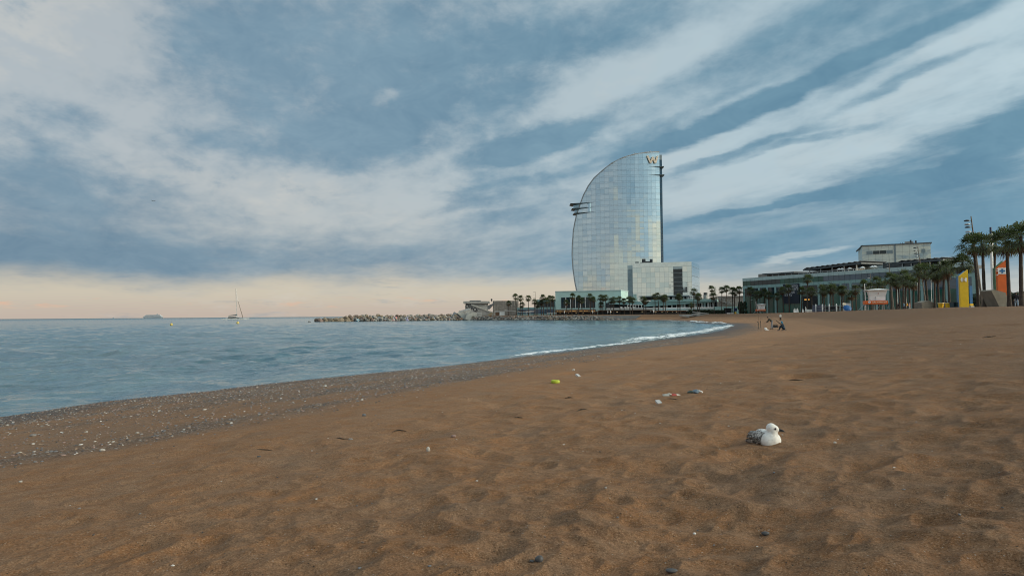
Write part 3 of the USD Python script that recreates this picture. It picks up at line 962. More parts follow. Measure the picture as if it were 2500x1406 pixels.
# ------------------------------------------------------------------ the low glass block in front of the tower
def glass_block():
    A, B, C = np.array([71.0, 401.0]), np.array([103.4, 392.0]), np.array([115.6, 420.0])
    F, S = Wall(A, B), Wall(B, C)
    zt = F.read(1689, 638.6)[1]
    T = F.thing("glass_block", "low mirror glass block with a painted reflection, in front of the foot of the tower", "building")
    loc = lambda P: rz(np.array([P[0] - A[0], P[1] - A[1], 0.0]), -F.rot)
    D = A + (C - B)
    q = [loc(p) for p in (A, B, C, D)]
    inset = [p + (np.mean(q, 0) - p) * 0.008 for p in q]
    T.part("carcass", MB().hexa([(p[0], p[1], 1.0) for p in inset], [(p[0], p[1], zt - 0.2) for p in inset]), pbr("block_frame", (0.34, 0.42, 0.45), 0.25, 0.8, vary=0.03))
    T.part("parapet", MB().hexa([(p[0], p[1], zt - 2.6) for p in q], [(p[0], p[1], zt) for p in q]), M_SPANDREL)
    rng = np.random.default_rng(8)
    nc, nr = 13, 9
    zb = 3.0
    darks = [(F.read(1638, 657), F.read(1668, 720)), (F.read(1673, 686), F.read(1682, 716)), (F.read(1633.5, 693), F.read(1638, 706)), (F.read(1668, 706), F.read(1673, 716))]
    rh = (zt - 2.7 - zb) / nr
    for c in range(nc):
        s0, s1 = F.L * c / nc + 0.035, F.L * (c + 1) / nc - 0.035
        for r in range(nr):
            z0, z1 = zb + r * rh + 0.035, zb + (r + 1) * rh - 0.035
            m = ((s0 + s1) / 2, (z0 + z1) / 2)
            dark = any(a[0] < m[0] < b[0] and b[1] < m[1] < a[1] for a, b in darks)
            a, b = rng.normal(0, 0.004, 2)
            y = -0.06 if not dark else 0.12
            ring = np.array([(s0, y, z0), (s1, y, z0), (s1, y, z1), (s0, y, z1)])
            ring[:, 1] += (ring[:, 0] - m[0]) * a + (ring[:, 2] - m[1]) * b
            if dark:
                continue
            T.part("pane", MB().prism(ring, (0, 0.06, 0)), GLASS_TOWER[int(rng.integers(0, 4))])
    for a, b in darks:  # a dark reflection painted on the front as near-black glass with floor lines
        T.part("painted_reflection", MB().box(a[0], b[0], -0.02, 0.1, b[1], a[1]), M_WIN)
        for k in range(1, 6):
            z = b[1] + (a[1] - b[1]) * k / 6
            T.part("reflected_edge", MB().box(a[0] + 0.1, b[0] - 0.1, -0.14, -0.03, z, z + 0.22), M_MULLION)
    # the side turned to the right
    nc2, L2 = 8, S.L
    for c in range(nc2):
        for r in range(5):
            z0, z1 = zb + (zt - 2.7 - zb) * r / 5 + 0.1, zb + (zt - 2.7 - zb) * (r + 1) / 5 - 0.1
            P = [B + S.d * (L2 * (c + k) / nc2 + (0.08 if k == 0 else -0.08)) - S.n * 0.06 for k in (0, 1)]
            p0, p1 = loc(P[0]), loc(P[1])
            d = rz(np.array([S.n[0], S.n[1], 0.0]), -F.rot) * 0.05
            T.part("side_pane", MB().prism([(p0[0], p0[1], z0), (p1[0], p1[1], z0), (p1[0], p1[1], z1), (p0[0], p0[1], z1)], d), GLASS_TOWER[int(rng.integers(0, 2))])
    for px, w, h in ((1566, 2.0, 2.6), (1585, 1.6, 2.4), (1575, 3.0, 1.1)):
        s, _ = F.read(px, 640)
        T.part("roof_unit", MB().box(s, s + w, 4, 6, zt - 0.3, zt + h), M_DARKSTEEL)


glass_block()


# ------------------------------------------------------------------ mint pavilion, beach club and their neighbours
def pavilion():
    W = Wall((23.5, 372), (64.0, 356))
    sl, zt = W.read(1355.6, 713.2)
    sr, _ = W.read(1516, 720)
    T = W.thing("mint_pavilion", "pale mint pavilion with one wide dark window, left of the tower foot", "building")
    T.part("wall", MB().box(sl, sr, 0, 18, 1.5, zt), M_PAV)
    T.part("roof_edge", MB().box(sl - 0.1, sr + 0.1, -0.15, 18.1, zt + 0.01, zt + 0.5), M_MINTPALE)
    (a, zb), (b, za) = W.read(1370.2, 752.5), W.read(1453, 725)
    T.part("window_reveal", MB().box(a, b, -0.06, 0.3, zb, za), M_DARKSTEEL)
    n = 7
    for k in range(n):
        w = (b - a) / n
        T.part("pane", MB().box(a + k * w + 0.12, a + (k + 1) * w - 0.12, -0.12, -0.07, zb + 0.2, za - 0.2), M_WIN)
        if k:
            T.part("post", MB().box(a + k * w - 0.13, a + k * w + 0.13, -0.4, -0.13, zb, za), M_WHITE)
    (a, zb), (b, za) = W.read(1479, 752), W.read(1507, 739)
    T.part("side_window", MB().box(a, b, -0.1, 0.2, zb, za), M_WIN)
    (a, z0), (b, z1) = W.read(1357, 758.5), W.read(1455, 754)
    T.part("awning", MB().box(a, b, -2.2, -0.2, z0 - 0.3, z0 + 0.5), M_WOOD)
    # the string of small lamps under the awning
    bulb = Graph()
    lamp = bulb.done("/World/Looks/lamp_glow", surface=bulb("emission", "emission", color=(1.0, 0.55, 0.16), strength=1.6))
    rng = np.random.default_rng(2)
    for k in range(34):
        s = a + (b - a) * (k + 0.5) / 34
        T.part("lamp", MB().ball((s, -2.3, z0 - 0.55 + rng.uniform(-0.25, 0.25)), 0.17, 0), lamp)


def teal_annex():
    W = Wall((4.0, 384), (24, 372))
    (a, zt), (b, _) = W.read(1262, 738), W.read(1355, 735)
    T = W.thing("teal_annex", "low teal glazed annex behind the palms, left of the mint pavilion", "building")
    T.part("wall", MB().box(a, b, 0, 10, 1.5, zt - 3.0), M_MINT)
    (a2, zt2) = W.read(1309, 731.5)
    T.part("upper_storey", MB().box(a2, b, 0.4, 9, zt - 2.99, zt2), M_MINT)
    n = 5
    for k in range(n):
        w = (b - a2 - 0.8) / n
        T.part("pane", MB().box(a2 + 0.4 + k * w, a2 + 0.4 + (k + 1) * w - 0.15, 0.3, 0.38, zt - 4.6, zt2 - 1.2), M_WIN)
    (p, zp), (q, _) = W.read(1275, 752), W.read(1310, 752)
    for k in range(4):
        w = (b - a - 1) / 4
        T.part("lower_pane", MB().box(a + 0.5 + k * w, a + 0.5 + (k + 1) * w - 0.2, -0.08, -0.02, 3.3, zt - 4.0), M_WINBLUE)


def concrete_hall():
    W = Wall((-24.0, 384), (4, 384))
    (a, zt), (b, _) = W.read(1133, 735.5), W.read(1266, 735)
    T = W.thing("concrete_hall", "weathered grey concrete hall with a sloping wall and painted letters, behind the white blocks", "building")
    sx, z = W.read(1190, 735)
    T.part("left_wing", MB().box(a + 0.8, sx, 0.5, 9, 1.0, zt - 1.3), M_CONC)
    T.part("roof_slab", MB().box(a - 0.4, sx + 1.0, -0.6, 9.3, zt - 1.29, zt), M_CONC)
    T.part("hall", MB().box(sx + 3.0, b, 1.0, 14, 1.0, zt + 0.2), M_CONCB)
    for k in range(9):
        u = sx + 3.0 + (b - sx - 3.0) * (k + 0.5) / 9
        T.part("rib", MB().box(u - 0.25, u + 0.25, 0.7, 0.99, 1.0, zt + 0.1), M_CONCB)
    (p0, q0), (p1, q1) = W.read(1152, 745), W.read(1204, 765)
    T.part("ramp_wall", MB().prism([(a + 0.6, 0, 1.0), (p1 + 1, 0, 1.0), (p1, 0, q1), (p0, 0, q0), (a + 0.6, 0, q0)], (0, 0.45, 0)), M_CONC)
    T.part("ramp_coping", MB().prism([(p0 - 0.3, -0.3, q0), (p1, -0.3, q1), (p1, -0.3, q1 + 0.75), (p0 - 0.3, -0.3, q0 + 0.75)], (0, 1.0, 0)), M_CONCW)
    (p0, q0), (p1, q1) = W.read(1169, 750), W.read(1210, 738)
    T.part("roof_step", MB().prism([(p0, 0.6, q0 - 1.2), (p0 + 6, 0.6, q0 - 1.2), (p1, 0.6, q1), (p0 + 4.2, 0.6, q0 + 0.6), (p0, 0.6, q0 + 0.3)], (0, 2, 0)), M_ROOF)
    (p0, q0), (p1, q1) = W.read(1146, 737), W.read(1173, 733)
    T.part("roof_unit", MB().box(p0, p1, 2, 6, zt + 0.01, q1), M_ROOF)
    p, q = W.read(1200, 733.5)
    T.part("roof_vent", MB().tube([(p, 2, zt - 0.3), (p, 2, zt + 0.7)], 0.25, 6).ball((p, 2, zt + 0.9), 0.55, 1), M_DARKSTEEL)
    ink = pbr("black_spray_paint", (0.03, 0.03, 0.033), 0.6, vary=0.2)
    for ch, px, py, h in (("D", 1135.5, 752, 2.3), ("R", 1145, 752.5, 1.7), ("A", 1149, 756, 1.7), ("Q", 1154.5, 760.5, 2.2), ("V", 1162, 759.5, 1.5)):
        s, z = W.read(px, py)
        T.part("painted_letter", shift(letters(ch, h, 0.02, True), (s, -0.02, z)), ink)


def beach_club():
    W = Wall((53.0, 352), (104.0, 330))
    rd = W.read
    T = W.thing("beach_club", "long two-storey mint and white beach club with terraces, right of the mint pavilion", "building")
    zg = 2.3
    (a, z1), (b, _) = rd(1482, 757.5), rd(1802, 757)
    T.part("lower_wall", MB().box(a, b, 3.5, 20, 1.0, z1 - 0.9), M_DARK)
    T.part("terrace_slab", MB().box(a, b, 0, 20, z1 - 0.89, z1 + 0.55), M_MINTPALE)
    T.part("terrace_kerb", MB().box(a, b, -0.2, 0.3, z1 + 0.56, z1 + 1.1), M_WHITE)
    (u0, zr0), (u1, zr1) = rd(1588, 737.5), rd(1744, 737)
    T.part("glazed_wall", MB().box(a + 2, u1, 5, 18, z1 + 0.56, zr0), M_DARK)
    rng = np.random.default_rng(4)
    s = u0 + 0.5
    while s < u1 - 0.6:
        w = rng.choice([0.25, 0.35, 0.6, 0.9])
        T.part("column", MB().box(s, s + w, 4.4, 4.9, z1 + 0.56, zr0), M_WHITE if rng.random() < 0.75 else M_MINTPALE)
        s += w + rng.choice([0.35, 0.5, 0.9, 1.9])
    x0, zz = rd(1566, 744)
    T.part("roof", MB().prism([(x0, 2.0, z1 + 1.6), (u1, 2.0, zr1 - 0.02), (u1, 2.0, zr1 + 0.5), (u0, 2.0, zr0 + 0.8)], (0, 16, 0)).box(u0, u1, 1.4, 18, zr0 + 0.01, zr0 + 1.25), M_MINT)
    (v0, w0), (v1, w1) = rd(1552, 729.5), rd(1690, 722)
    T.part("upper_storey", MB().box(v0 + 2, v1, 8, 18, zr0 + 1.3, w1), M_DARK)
    s = rd(1622, 730)[0]
    e = rd(1686, 730)[0]
    while s < e:
        w = rng.choice([0.25, 0.4, 0.6])
        T.part("upper_column", MB().box(s, s + w, 7.5, 7.9, zr0 + 1.3, w1 - 0.3), M_WHITE)
        s += w + rng.choice([0.3, 0.5, 1.3])
    T.part("upper_roof", MB().box(v0, v1 + 0.4, 6.5, 18.3, w1, w1 + 0.5), M_MULLION)
    (v0, w0), (v1, w1) = rd(1484, 738), rd(1568, 733)
    T.part("left_roof", MB().prism([(v0, 3, w0 - 1), (v1, 3, w0 - 1.6), (v1 - 2, 3, w0 + 0.2), (v0 + 4, 3, w1), (v0, 3, w1)], (0, 12, 0)), M_MINT)
    (p0, q0), (p1, q1) = rd(1532, 751), rd(1566, 743)
    fr = MB().box(p0, p1, -0.3, 0, q1 - 0.25, q1)
    for k in range(6):
        x = p0 + (p1 - p0) * k / 5
        fr.box(x - 0.12, x + 0.12, -0.29, -0.01, z1 + 1.11, q1 - 0.251)
    T.part("pergola", fr, M_WHITE)
    for k in range(4):
        p0, _ = rd(1512 + k * 10, 745)
        T.part("planter", MB().box(p0, p0 + 1.2, 0.6, 1.4, z1 + 0.56, z1 + 1.7), M_WHITE)
    (p0, q0), (p1, _) = rd(1612, 760), rd(1676, 759.5)
    T.part("white_awning", MB().box(p0, p1, -2.5, -0.3, q0 - 0.25, q0 + 0.2), M_WHITE)
    (p0, q0), (p1, q1) = rd(1686, 731), rd(1700, 723)
    for k in range(3):
        T.part("stair_slab", MB().box(p0 - 1, p1 + k, 3, 7, q0 + k * 0.75, q0 + k * 0.75 + 0.35), M_WHITE)


def grandstand():
    W = Wall((100.0, 330), (118.0, 322))
    rd = W.read
    (a, z0), (b, z1) = rd(1746, 745), rd(1802, 722)
    T = W.thing("concrete_stairs", "grey concrete stairway block behind palms, between beach club and long glass building", "stairs")
    T.part("block", MB().box(a + 1, b + 4, 4, 14, 1.5, z1 - 0.4), M_CONCB)
    T.part("parapet", MB().box(a, b + 4, 3.5, 14.2, z1 - 0.39, z1 + 0.1), M_CONC)
    for k in range(6):
        u = k / 6
        T.part("step", MB().box(a + (b - a) * u * 0.6, a + (b - a) * u * 0.6 + 3.2, 2.4, 4.0 - 0.01, z1 - 1.2 - k * 0.62, z1 - 0.75 - k * 0.62), M_CONC)
    T.part("low_wall", MB().box(a - 0.5, b + 9, 0, 0.4, 1.5, rd(1780, 748)[1]), M_MINT)
    W2 = Wall((104, 352), (110, 350))
    p, z = W2.read(1722, 714)
    C = W2.thing("round_chimney", "short grey round chimney rising behind the beach club roof", "chimney")
    C.part("shaft", MB().lathe([(1.15, 1.0), (1.15, z - 1.2)], 14, (p, 2, 0)), M_CONC)
    C.part("cap", MB().lathe([(1.0, z - 1.19), (1.0, z)], 14, (p, 2, 0)), M_DARKSTEEL)


pavilion()
teal_annex()
concrete_hall()
beach_club()
grandstand()


# ------------------------------------------------------------------ the long glass building on the right
def long_building():
    A, B = (98.0, 290.0), (138.4, 203.0)
    W = Wall(A, B)
    rd = W.read
    L = W.L
    T = W.thing("long_glass_building", "long low mint building with blue window bands, behind the palms on the right", "building")
    zt = 17.35
    T.part("wall", MB().extrude([(0, 0.2), (L, 0.2), (L - 13.0, 20), (0, 26)], 1.5, 16.1), M_MINT)
    T.part("roof", MB().extrude([(-0.02, 0.25), (L, 0.25), (L - 13.0, 20), (-0.02, 26.05)], 16.11, 16.6), M_ROOF)
    n = 42
    for k in range(n):
        T.part("parapet_panel", MB().box(L * k / n + 0.04, L * (k + 1) / n - 0.04, 0, 0.19, 16.05, zt), M_MINTPALE)
    for k in range(n):
        s0, s1 = L * k / n + 0.05, L * (k + 1) / n - 0.05
        T.part("upper_pane", MB().box(s0, s1, 0.06, 0.15, 14.15, 15.98), M_WIN if 1 < k < 9 else (M_WINGREEN if k < 18 else M_WINBLUE))
    for k in range(n):
        s0, s1 = L * k / n + 0.04, L * (k + 1) / n - 0.04
        T.part("band_panel", MB().box(s0, s1, 0.02, 0.16, 12.95, 14.05), M_MINT)
    cols = [rd(px, 715)[0] for px in (1816.5, 1853, 1873, 1893, 1956, 1999, 2023, 2053, 2077, 2103)] + list(np.linspace(rd(2103, 715)[0] + 6, L - 1.0, 9))
    for i, s in enumerate(cols):
        T.part("column", MB().box(s - 0.45, s + 0.45, -0.06, 0.18, 2.0, 12.94), M_MINT)
    for s0, s1 in zip(cols[:-1], cols[1:]):
        m = max(1, int(round((s1 - s0 - 0.9) / 3.4)))
        w = (s1 - s0 - 0.9) / m
        for k in range(m):
            a, b = s0 + 0.45 + k * w + 0.05, s0 + 0.45 + (k + 1) * w - 0.05
            T.part("middle_pane", MB().box(a, b, 0.05, 0.15, 9.6, 12.85), M_WINBLUE if s0 > 40 else M_WIN)
            T.part("lower_pane", MB().box(a, b, 0.05, 0.15, 2.4, 9.5), M_WINGREEN)
    # dark hoarding with pale lines of lettering
    (a, z0), (b, z1) = rd(1914, 741.5), rd(1952, 692)
    bl = pbr("navy_hoarding", (0.012, 0.02, 0.035), 0.6, vary=0.15, scale=0.4)
    T.part("hoarding", MB().box(a, b, -0.35, -0.1, z0, z1), bl)
    ink = pbr("white_lettering", (0.55, 0.58, 0.6), 0.6, vary=0.02)
    for txt, px, py, h in (("boxing", 1926, 701.5, 1.05), ("& boxers", 1921, 709, 1.05), ("club", 1929, 716, 1.0), ("BY", 1917.5, 723.5, 1.0), ("AV", 1927, 723.5, 1.0)):
        s, z = rd(px, py)
        T.part("lettering", shift(letters(txt, h, 0.03), (s, -0.37, z)), ink)
    # a lit sign and dark entrance
    (a, z0), (b, z1) = rd(1961, 768), rd(1996, 722)
    T.part("entrance", MB().box(a, b, -0.1, 0.04, 2.3, z1), M_DARK)
    g = Graph()
    glow = g.done("/World/Looks/shop_lamp", surface=g("emission", "emission", color=(1.0, 0.5, 0.12), strength=0.8))
    (a, z0), (b, z1) = rd(1965, 733), rd(1972, 730)
    T.part("lit_sign", MB().box(a, b, -0.25, -0.12, z0, z1), glow)
    (a, z0), (b, z1) = rd(1974, 732.5), rd(1977, 730)
    T.part("lit_sign", MB().box(a, b, -0.25, -0.12, z0, z1), glow)
    # the left end wall
    for k in range(4):
        T.part("end_pane", MB().box(-0.1, -0.01, 0.8 + k * 6, 6.4 + k * 6, 14.2, 15.9), M_WIN)
    # what stands on the roof: brown plant room, canopies on posts, glazed roof storey
    def roofbox(name, p0, p1, back, depth, mat, zb=16.61):
        (a, z0), (b, z1) = W.read(*p0, back=back), W.read(*p1, back=back)
        return T.part(name, MB().box(a, b, back, back + depth, zb, max(z0, z1)), mat)
    roofbox("plant_room", (1851, 669.5), (1939, 667), 6, 10, M_CONCB)
    for (p0, p1, back, dep, th, nm) in (((1861, 668), (1938, 664), 4, 12, 0.5, "left_canopy"), ((1960, 658), (2103, 640.5), 4, 14, 0.5, "long_canopy"), ((2189, 641), (2302, 632.5), 5, 14, 0.5, "right_canopy")):
        (a, z0), (b, z1) = W.read(*p0, back=back), W.read(*p1, back=back)
        T.part(nm, MB().prism([(a, back, z0 - th), (b, back, z1 - th), (b, back, z1), (a, back, z0)], (0, dep, 0)), pbr("canopy_metal", (0.085, 0.10, 0.11), 0.5, 0.3, vary=0.1))
        nsl = int((b - a) / 2.2)
        for k in range(nsl):
            u = (k + 0.5) / nsl
            s, z = a + (b - a) * u, z0 + (z1 - z0) * u
            if nm != "left_canopy":
                T.part("louvre", MB().rbox((s, back + dep / 2, z + 0.35), (1.7, dep, 0.12), (0, -0.35, 0)), M_ROOF)
        for k in range(5):
            u = (k + 0.5) / 5
            s, z = a + (b - a) * u, z0 + (z1 - z0) * u - th
            T.part("canopy_post", MB().box(s - 0.15, s + 0.15, back + 0.6, back + 0.9, 16.61, z), M_STEEL)
    (a, z0), (b, z1) = W.read(1972, 664.5, back=7), W.read(2086, 652, back=7)
    T.part("roof_storey", MB().box(a, b, 7.5, 14, 16.61, 18.6), M_WIN)
    T.part("roof_rail", MB().box(a, b + 8, 2.0, 2.12, 18.0, 18.15), M_STEEL)
    for k in range(14):
        s = a + (b + 8 - a) * k / 13
        T.part("rail_post", MB().box(s - 0.06, s + 0.06, 2.0, 2.1, 16.61, 17.99), M_STEEL)
    for px in (2049, 2056, 2075, 2106, 2130, 2136):
        s, _ = W.read(px, 660, back=3)
        T.part("roof_parasol", MB().lathe([(0.05, 16.61), (0.05, 18.2), (1.0, 18.25), (0.05, 18.8)], 8, (s, 3, 0)), M_WHITE)
    (a, z0), (b, z1) = W.read(2240, 646, back=9), W.read(2335, 636, back=9)
    T.part("curved_roof", MB().prism([(a, 9, 16.61), (b, 9, 16.61), (b, 9, z1 - 1.2), (b - 8, 9, z1 - 0.2), ((a + b) / 2, 9, z1), (a, 9, z0 - 0.4)], (0, 14, 0)), M_ROOF)
    (a, z0), (b, z1) = W.read(2156, 658, back=6), W.read(2240, 646, back=6)
    T.part("roof_glazing", MB().box(a, b, 6, 12, 16.61, z0 + 2.2), M_WIN)


long_building()


def upper_block():
    W = Wall((2104 / 1.0 * 0 + at(2104, 650, 256)[0], 256), (at(2272, 650, 246)[0], 246))
    rd = W.read
    T = W.thing("white_office_block", "pale stone-clad block with ribbon windows, standing above the long glass building roof", "building")
    (a, zl), (b, zr_) = rd(2104, 601.5), rd(2272, 597)
    g = Graph()
    pos = g("geometry", "position")
    st = g("vector_math", "vector", math_type="multiply", vector1=pos, vector2=(0.25, 0.25, 0.9))
    n = g.noise(st, 0.55, 4.0, 0.6, 0.5)
    col = g.mix(g.mr(n, 0.46, 0.66), (0.66, 0.67, 0.58), (0.34, 0.42, 0.45))  # blue-grey patches imitate reflections, painted into the pale stone by noise
    clad = g.done("/World/Looks/reflection_mottled_cladding", surface=g("principled_bsdf", "BSDF", base_color=col, roughness=0.35))
    sp = rd(2185, 620)[0]
    T.part("core", MB().box(a + 0.1, b - 0.1, 0.15, 20, 10, zl - 0.1), M_CONC)
    nc, nr = 10, 5
    wins = [(rd(2115, 621.5), rd(2180, 610.5)), (rd(2249, 617), rd(2259.5, 607.5))]
    z0 = 14.0
    for c in range(nc):
        x0, x1 = a + (b - a) * c / nc, a + (b - a) * (c + 1) / nc
        for r in range(nr):
            y0, y1 = z0 + (zl - z0) * r / nr, z0 + (zl - z0) * (r + 1) / nr
            T.part("cladding_panel", MB().box(x0 + 0.03, x1 - 0.03, 0, 0.14, y0 + 0.03, y1 - 0.03), clad)
    for (p, q) in wins:
        nw = max(1, int((q[0] - p[0]) / 2.0))
        for k in range(nw):
            w = (q[0] - p[0]) / nw
            T.part("window", MB().box(p[0] + k * w + 0.08, p[0] + (k + 1) * w - 0.08, -0.08, -0.01, p[1], q[1]), M_WIN if (k * 7) % 3 else M_MULLION)
    T.part("joint", MB().box(sp - 0.3, sp + 0.3, -0.12, -0.005, z0, zl), M_MULLION)
    T.part("roof_edge", MB().box(a - 0.4, b + 0.4, -0.3, 20.3, zl + 0.0, zl + 0.35), M_ROOF)
    d = at(2095, 605, 264)
    p = rz(np.array([d[0] - W.A[0], d[1] - W.A[1], 0]), -W.rot)
    T.part("end_wall", MB().prism([(a, 0.3, 10), (a, 0.3, zl - 0.05), (p[0], p[1], zl - 0.5), (p[0], p[1], 10)], (0.08, 0.0, 0)), M_MINTPALE)
    T.part("end_eave", MB().prism([(a, -0.3, zl + 0.05), (p[0] - 0.8, p[1], zl - 1.3), (p[0] - 0.8, p[1], zl - 0.9), (a, -0.3, zl + 0.4)], (0.4, 0.1, 0)), M_ROOF)
    for px, h, w in ((2200, 0.7, 0.15), (2205, 0.9, 0.12), (2211, 1.1, 2.8), (2224, 1.6, 0.5), (2237, 1.3, 0.5)):
        s, _ = rd(px, 597)
        T.part("roof_unit", MB().box(s, s + w, 5, 6, zl + 0.36, zl + 0.36 + h), M_CONC if w > 1 else M_DARKSTEEL)


upper_block()


# ------------------------------------------------------------------ rocks of the breakwater and of the shore
ROCKM = [pbr(f"rock_{n}", c, 0.85, vary=0.25, scale=1.1, bump=0.6, bscale=3.0) for n, c in
         (("tan", (0.23, 0.185, 0.135)), ("grey", (0.205, 0.195, 0.18)), ("rose", (0.22, 0.16, 0.135)), ("brown", (0.15, 0.11, 0.08)), ("pale", (0.30, 0.28, 0.25)), ("dark", (0.10, 0.095, 0.09)))]


def painted_rock(name, base, paint):
    g = Graph()
    n = g.noise(g("geometry", "position"), 0.9, 3.0, 0.5, 1.5)
    col = g.mix(g.mr(n, 0.50, 0.54), base, paint)
    return g.done(f"/World/Looks/{name}", surface=g("principled_bsdf", "BSDF", base_color=col, roughness=0.8))


def rocks():
    rng = np.random.default_rng(21)
    T = Thing("breakwater", "long line of piled boulders running out to sea, left of the concrete hall", "breakwater", (at_z(940, 783.5, 0)[0], at_z(940, 783.5, 0)[1], 0))
    P0, P1 = at_z(782, 785.3, 0.0), at_z(1122, 781.6, 0.0)
    L = np.linalg.norm((P1 - P0)[:2])
    d = (P1 - P0) / L
    n = np.array([-d[1], d[0], 0])
    blue = painted_rock("rock_with_blue_paint", (0.42, 0.42, 0.41), (0.10, 0.28, 0.38))
    red = painted_rock("rock_with_red_paint", (0.38, 0.33, 0.30), (0.55, 0.12, 0.12))
    viol = painted_rock("rock_with_violet_paint", (0.36, 0.34, 0.33), (0.24, 0.22, 0.42))
    k = 0
    s = 0.0
    prof = lambda s: np.interp(s / L, [0, 0.16, 0.2, 0.28, 0.6, 0.9, 1], [1.5, 1.9, 2.8, 3.6, 3.5, 3.5, 4.0])
    core = MB()
    core.prism([P0 + n * 2.0 + d * 2, P1 + n * 2, P1 + n * 7, P0 + n * 5 + d * 2], (0, 0, 0.8))
    T.part("core", core, ROCKM[5], world=True)
    while s < L:
        big = 1.9 if s < 0.2 * L else rng.uniform(0.85, 1.45)
        rows = ((0.3, 0.5), (1.9, 1.7), (3.6, 2.7)) if s > 0.17 * L else ((0.5, 0.55), (2.6, 0.6))
        for off, zz in rows:
            size = big * rng.uniform(0.85, 1.2)
            top = prof(s)
            c = P0 + d * (s + rng.uniform(-0.5, 0.5)) + n * (off + rng.uniform(-0.4, 0.4)) + np.array([0, 0, min(zz, top - 0.6) * rng.uniform(0.8, 1.0)])
            v, f = rock(500 + k, size, (1.1, 0.9, 0.75), 18)
            v = rz(v, rng.uniform(0, 6.3)) + c
            px = 1250 + FPX * (c[0] / c[1])
            m = ROCKM[rng.choice([0, 1, 2, 3, 4, 5], p=[.3, .24, .16, .08, .17, .05])] if px > 860 else ROCKM[rng.choice([0, 3, 2], p=[.35, .45, .2])]
            lab = None
            if off < 0.6 and abs(px - 871) < 6:
                m, lab = blue, "boulder with a blue painted patch"
            elif off < 2 and abs(px - 962) < 5:
                m, lab = red, "boulder with red painted scrawl"
            elif off < 2 and abs(px - 990) < 5:
                m, lab = viol, "boulder with violet paint"
            T.part("boulder", (v, f), m, label=lab, world=True)
            k += 1
        s += big * 1.4
    print("breakwater boulders", k)
    # the last low stone in the water
    p = at_z(755, 786.2, 0)
    v, f = rock(77, 0.8, (1.2, 1, 0.6))
    single("rock", (v + p, f), ROCKM[5], "small dark rock awash just off the seaward tip of the breakwater", "rock")
    # riprap along the shore in front of the pavilion
    R = Thing("rock_revetment", "bank of small grey rocks along the waterline below the palms and mint pavilion", "rock bank", (*at_z(1320, 781.3, 0)[:2], 0))
    pts = np.array([at_z(*q, 0.0) for q in ((1128, 781.4), (1250, 781.3), (1360, 781.4), (1480, 781.5), (1548, 781.3))])
    seg = np.r_[0, np.cumsum(np.linalg.norm(np.diff(pts, axis=0), axis=1))]
    rest, cnt = MB(), 0
    base = MB()
    for a, b in zip(pts[:-1], pts[1:]):
        dd = nrm(b - a)
        nn = np.array([-dd[1], dd[0], 0])
        base.hexa([a + nn * 0.8 - [0, 0, .5], b + nn * 0.8 - [0, 0, .5], b + nn * 9 - [0, 0, .5], a + nn * 9 - [0, 0, .5]], [a + nn * 2.2 + [0, 0, .7], b + nn * 2.2 + [0, 0, .7], b + nn * 9 + [0, 0, 2.0], a + nn * 9 + [0, 0, 2.0]])
    R.part("core", base, ROCKM[5], world=True)
    s = 0.5
    while s < seg[-1]:
        i = min(int(np.searchsorted(seg, s)), len(pts) - 1)
        dd = nrm(pts[i] - pts[i - 1])
        nn = np.array([-dd[1], dd[0], 0])
        c0 = np.array([np.interp(s, seg, pts[:, q]) for q in range(3)])
        step = 1.15
        hi = np.interp(s / seg[-1], [0, 0.75, 1.0], [1, 1, 0.25])
        for off, zz in ((0.4, 0.25), (1.7, 0.75), (3.0, 1.25), (4.4, 1.7)):
            size = rng.uniform(0.45, 0.95) * (0.6 + 0.4 * hi)
            c = c0 + dd * rng.uniform(-0.5, 0.5) + nn * (off + rng.uniform(-0.4, 0.4)) + np.array([0, 0, zz * hi])
            v, f = rock(1500 + cnt, size, (1.1, 0.9, 0.75), 14)
            m = ROCKM[rng.choice([0, 1, 2, 3, 4, 5], p=[.14, .26, .1, .12, .22, .16])]
            if cnt < 290 and off < 4:
                R.part("rock", (v + c, f), m, world=True)
                cnt += 1
            else:
                rest.add(v + c, f)
        s += step
    R.part("further_rocks", rest, ROCKM[1], world=True, kind="stuff")
    # white concrete blocks tumbled at the corner
    blocks = [(1113, 774, 367, (3.6, 3.6, 3.8), (0.2, 0.5, 0.4), M_CONC, "grey concrete block with violet scrawl, leftmost of the tumbled blocks"),
              (1131, 771.5, 366, (6.6, 2.6, 2.0), (0.0, 0.72, 0.1), M_CONCW, "long white concrete slab tilted down to the right, among the tumbled blocks"),
              (1137, 762.5, 371, (5.2, 3.6, 2.6), (0.1, -0.25, 0.3), M_CONC, "broad grey concrete block on top of the tumbled blocks"),
              (1144, 773, 365, (2.7, 2.8, 3.4), (0.05, 0.38, 0.2), M_CONCW, "pale cream concrete block at the water, right of the long white slab"),
              (1157, 768.2, 368, (2.9, 2.6, 2.1), (0.0, 0.05, 0.1), M_CONCW, "small white block under the painted letters on the concrete wall"),
              (1169, 768.8, 369, (2.6, 2.6, 2.0), (0.05, -0.15, 0.3), M_CONC, "small grey concrete block, rightmost of the tumbled blocks")]
    for px, py, Y, size, rot, m, lab in blocks:
        c = at(px, py, Y)
        b = trimesh.creation.box(size)
        hb = manifold3d.Manifold.cube(tuple(size), True)
        v = MB().rbox((0, 0, 0), size, rot).arrays()
        rr = [np.array(trimesh.creation.icosphere(1, 0.10).vertices) + q for q in v[0]]
        mm = trimesh.convex.convex_hull(np.vstack(rr))
        single("concrete_block", (np.array(mm.vertices) + c, mm.faces), m, lab, "concrete block", group="tumbled concrete blocks")
    p = at(1190, 773, 366)
    pl = MB().rbox(p, (6.5, 0.5, 1.2), (0, -0.62, 0))
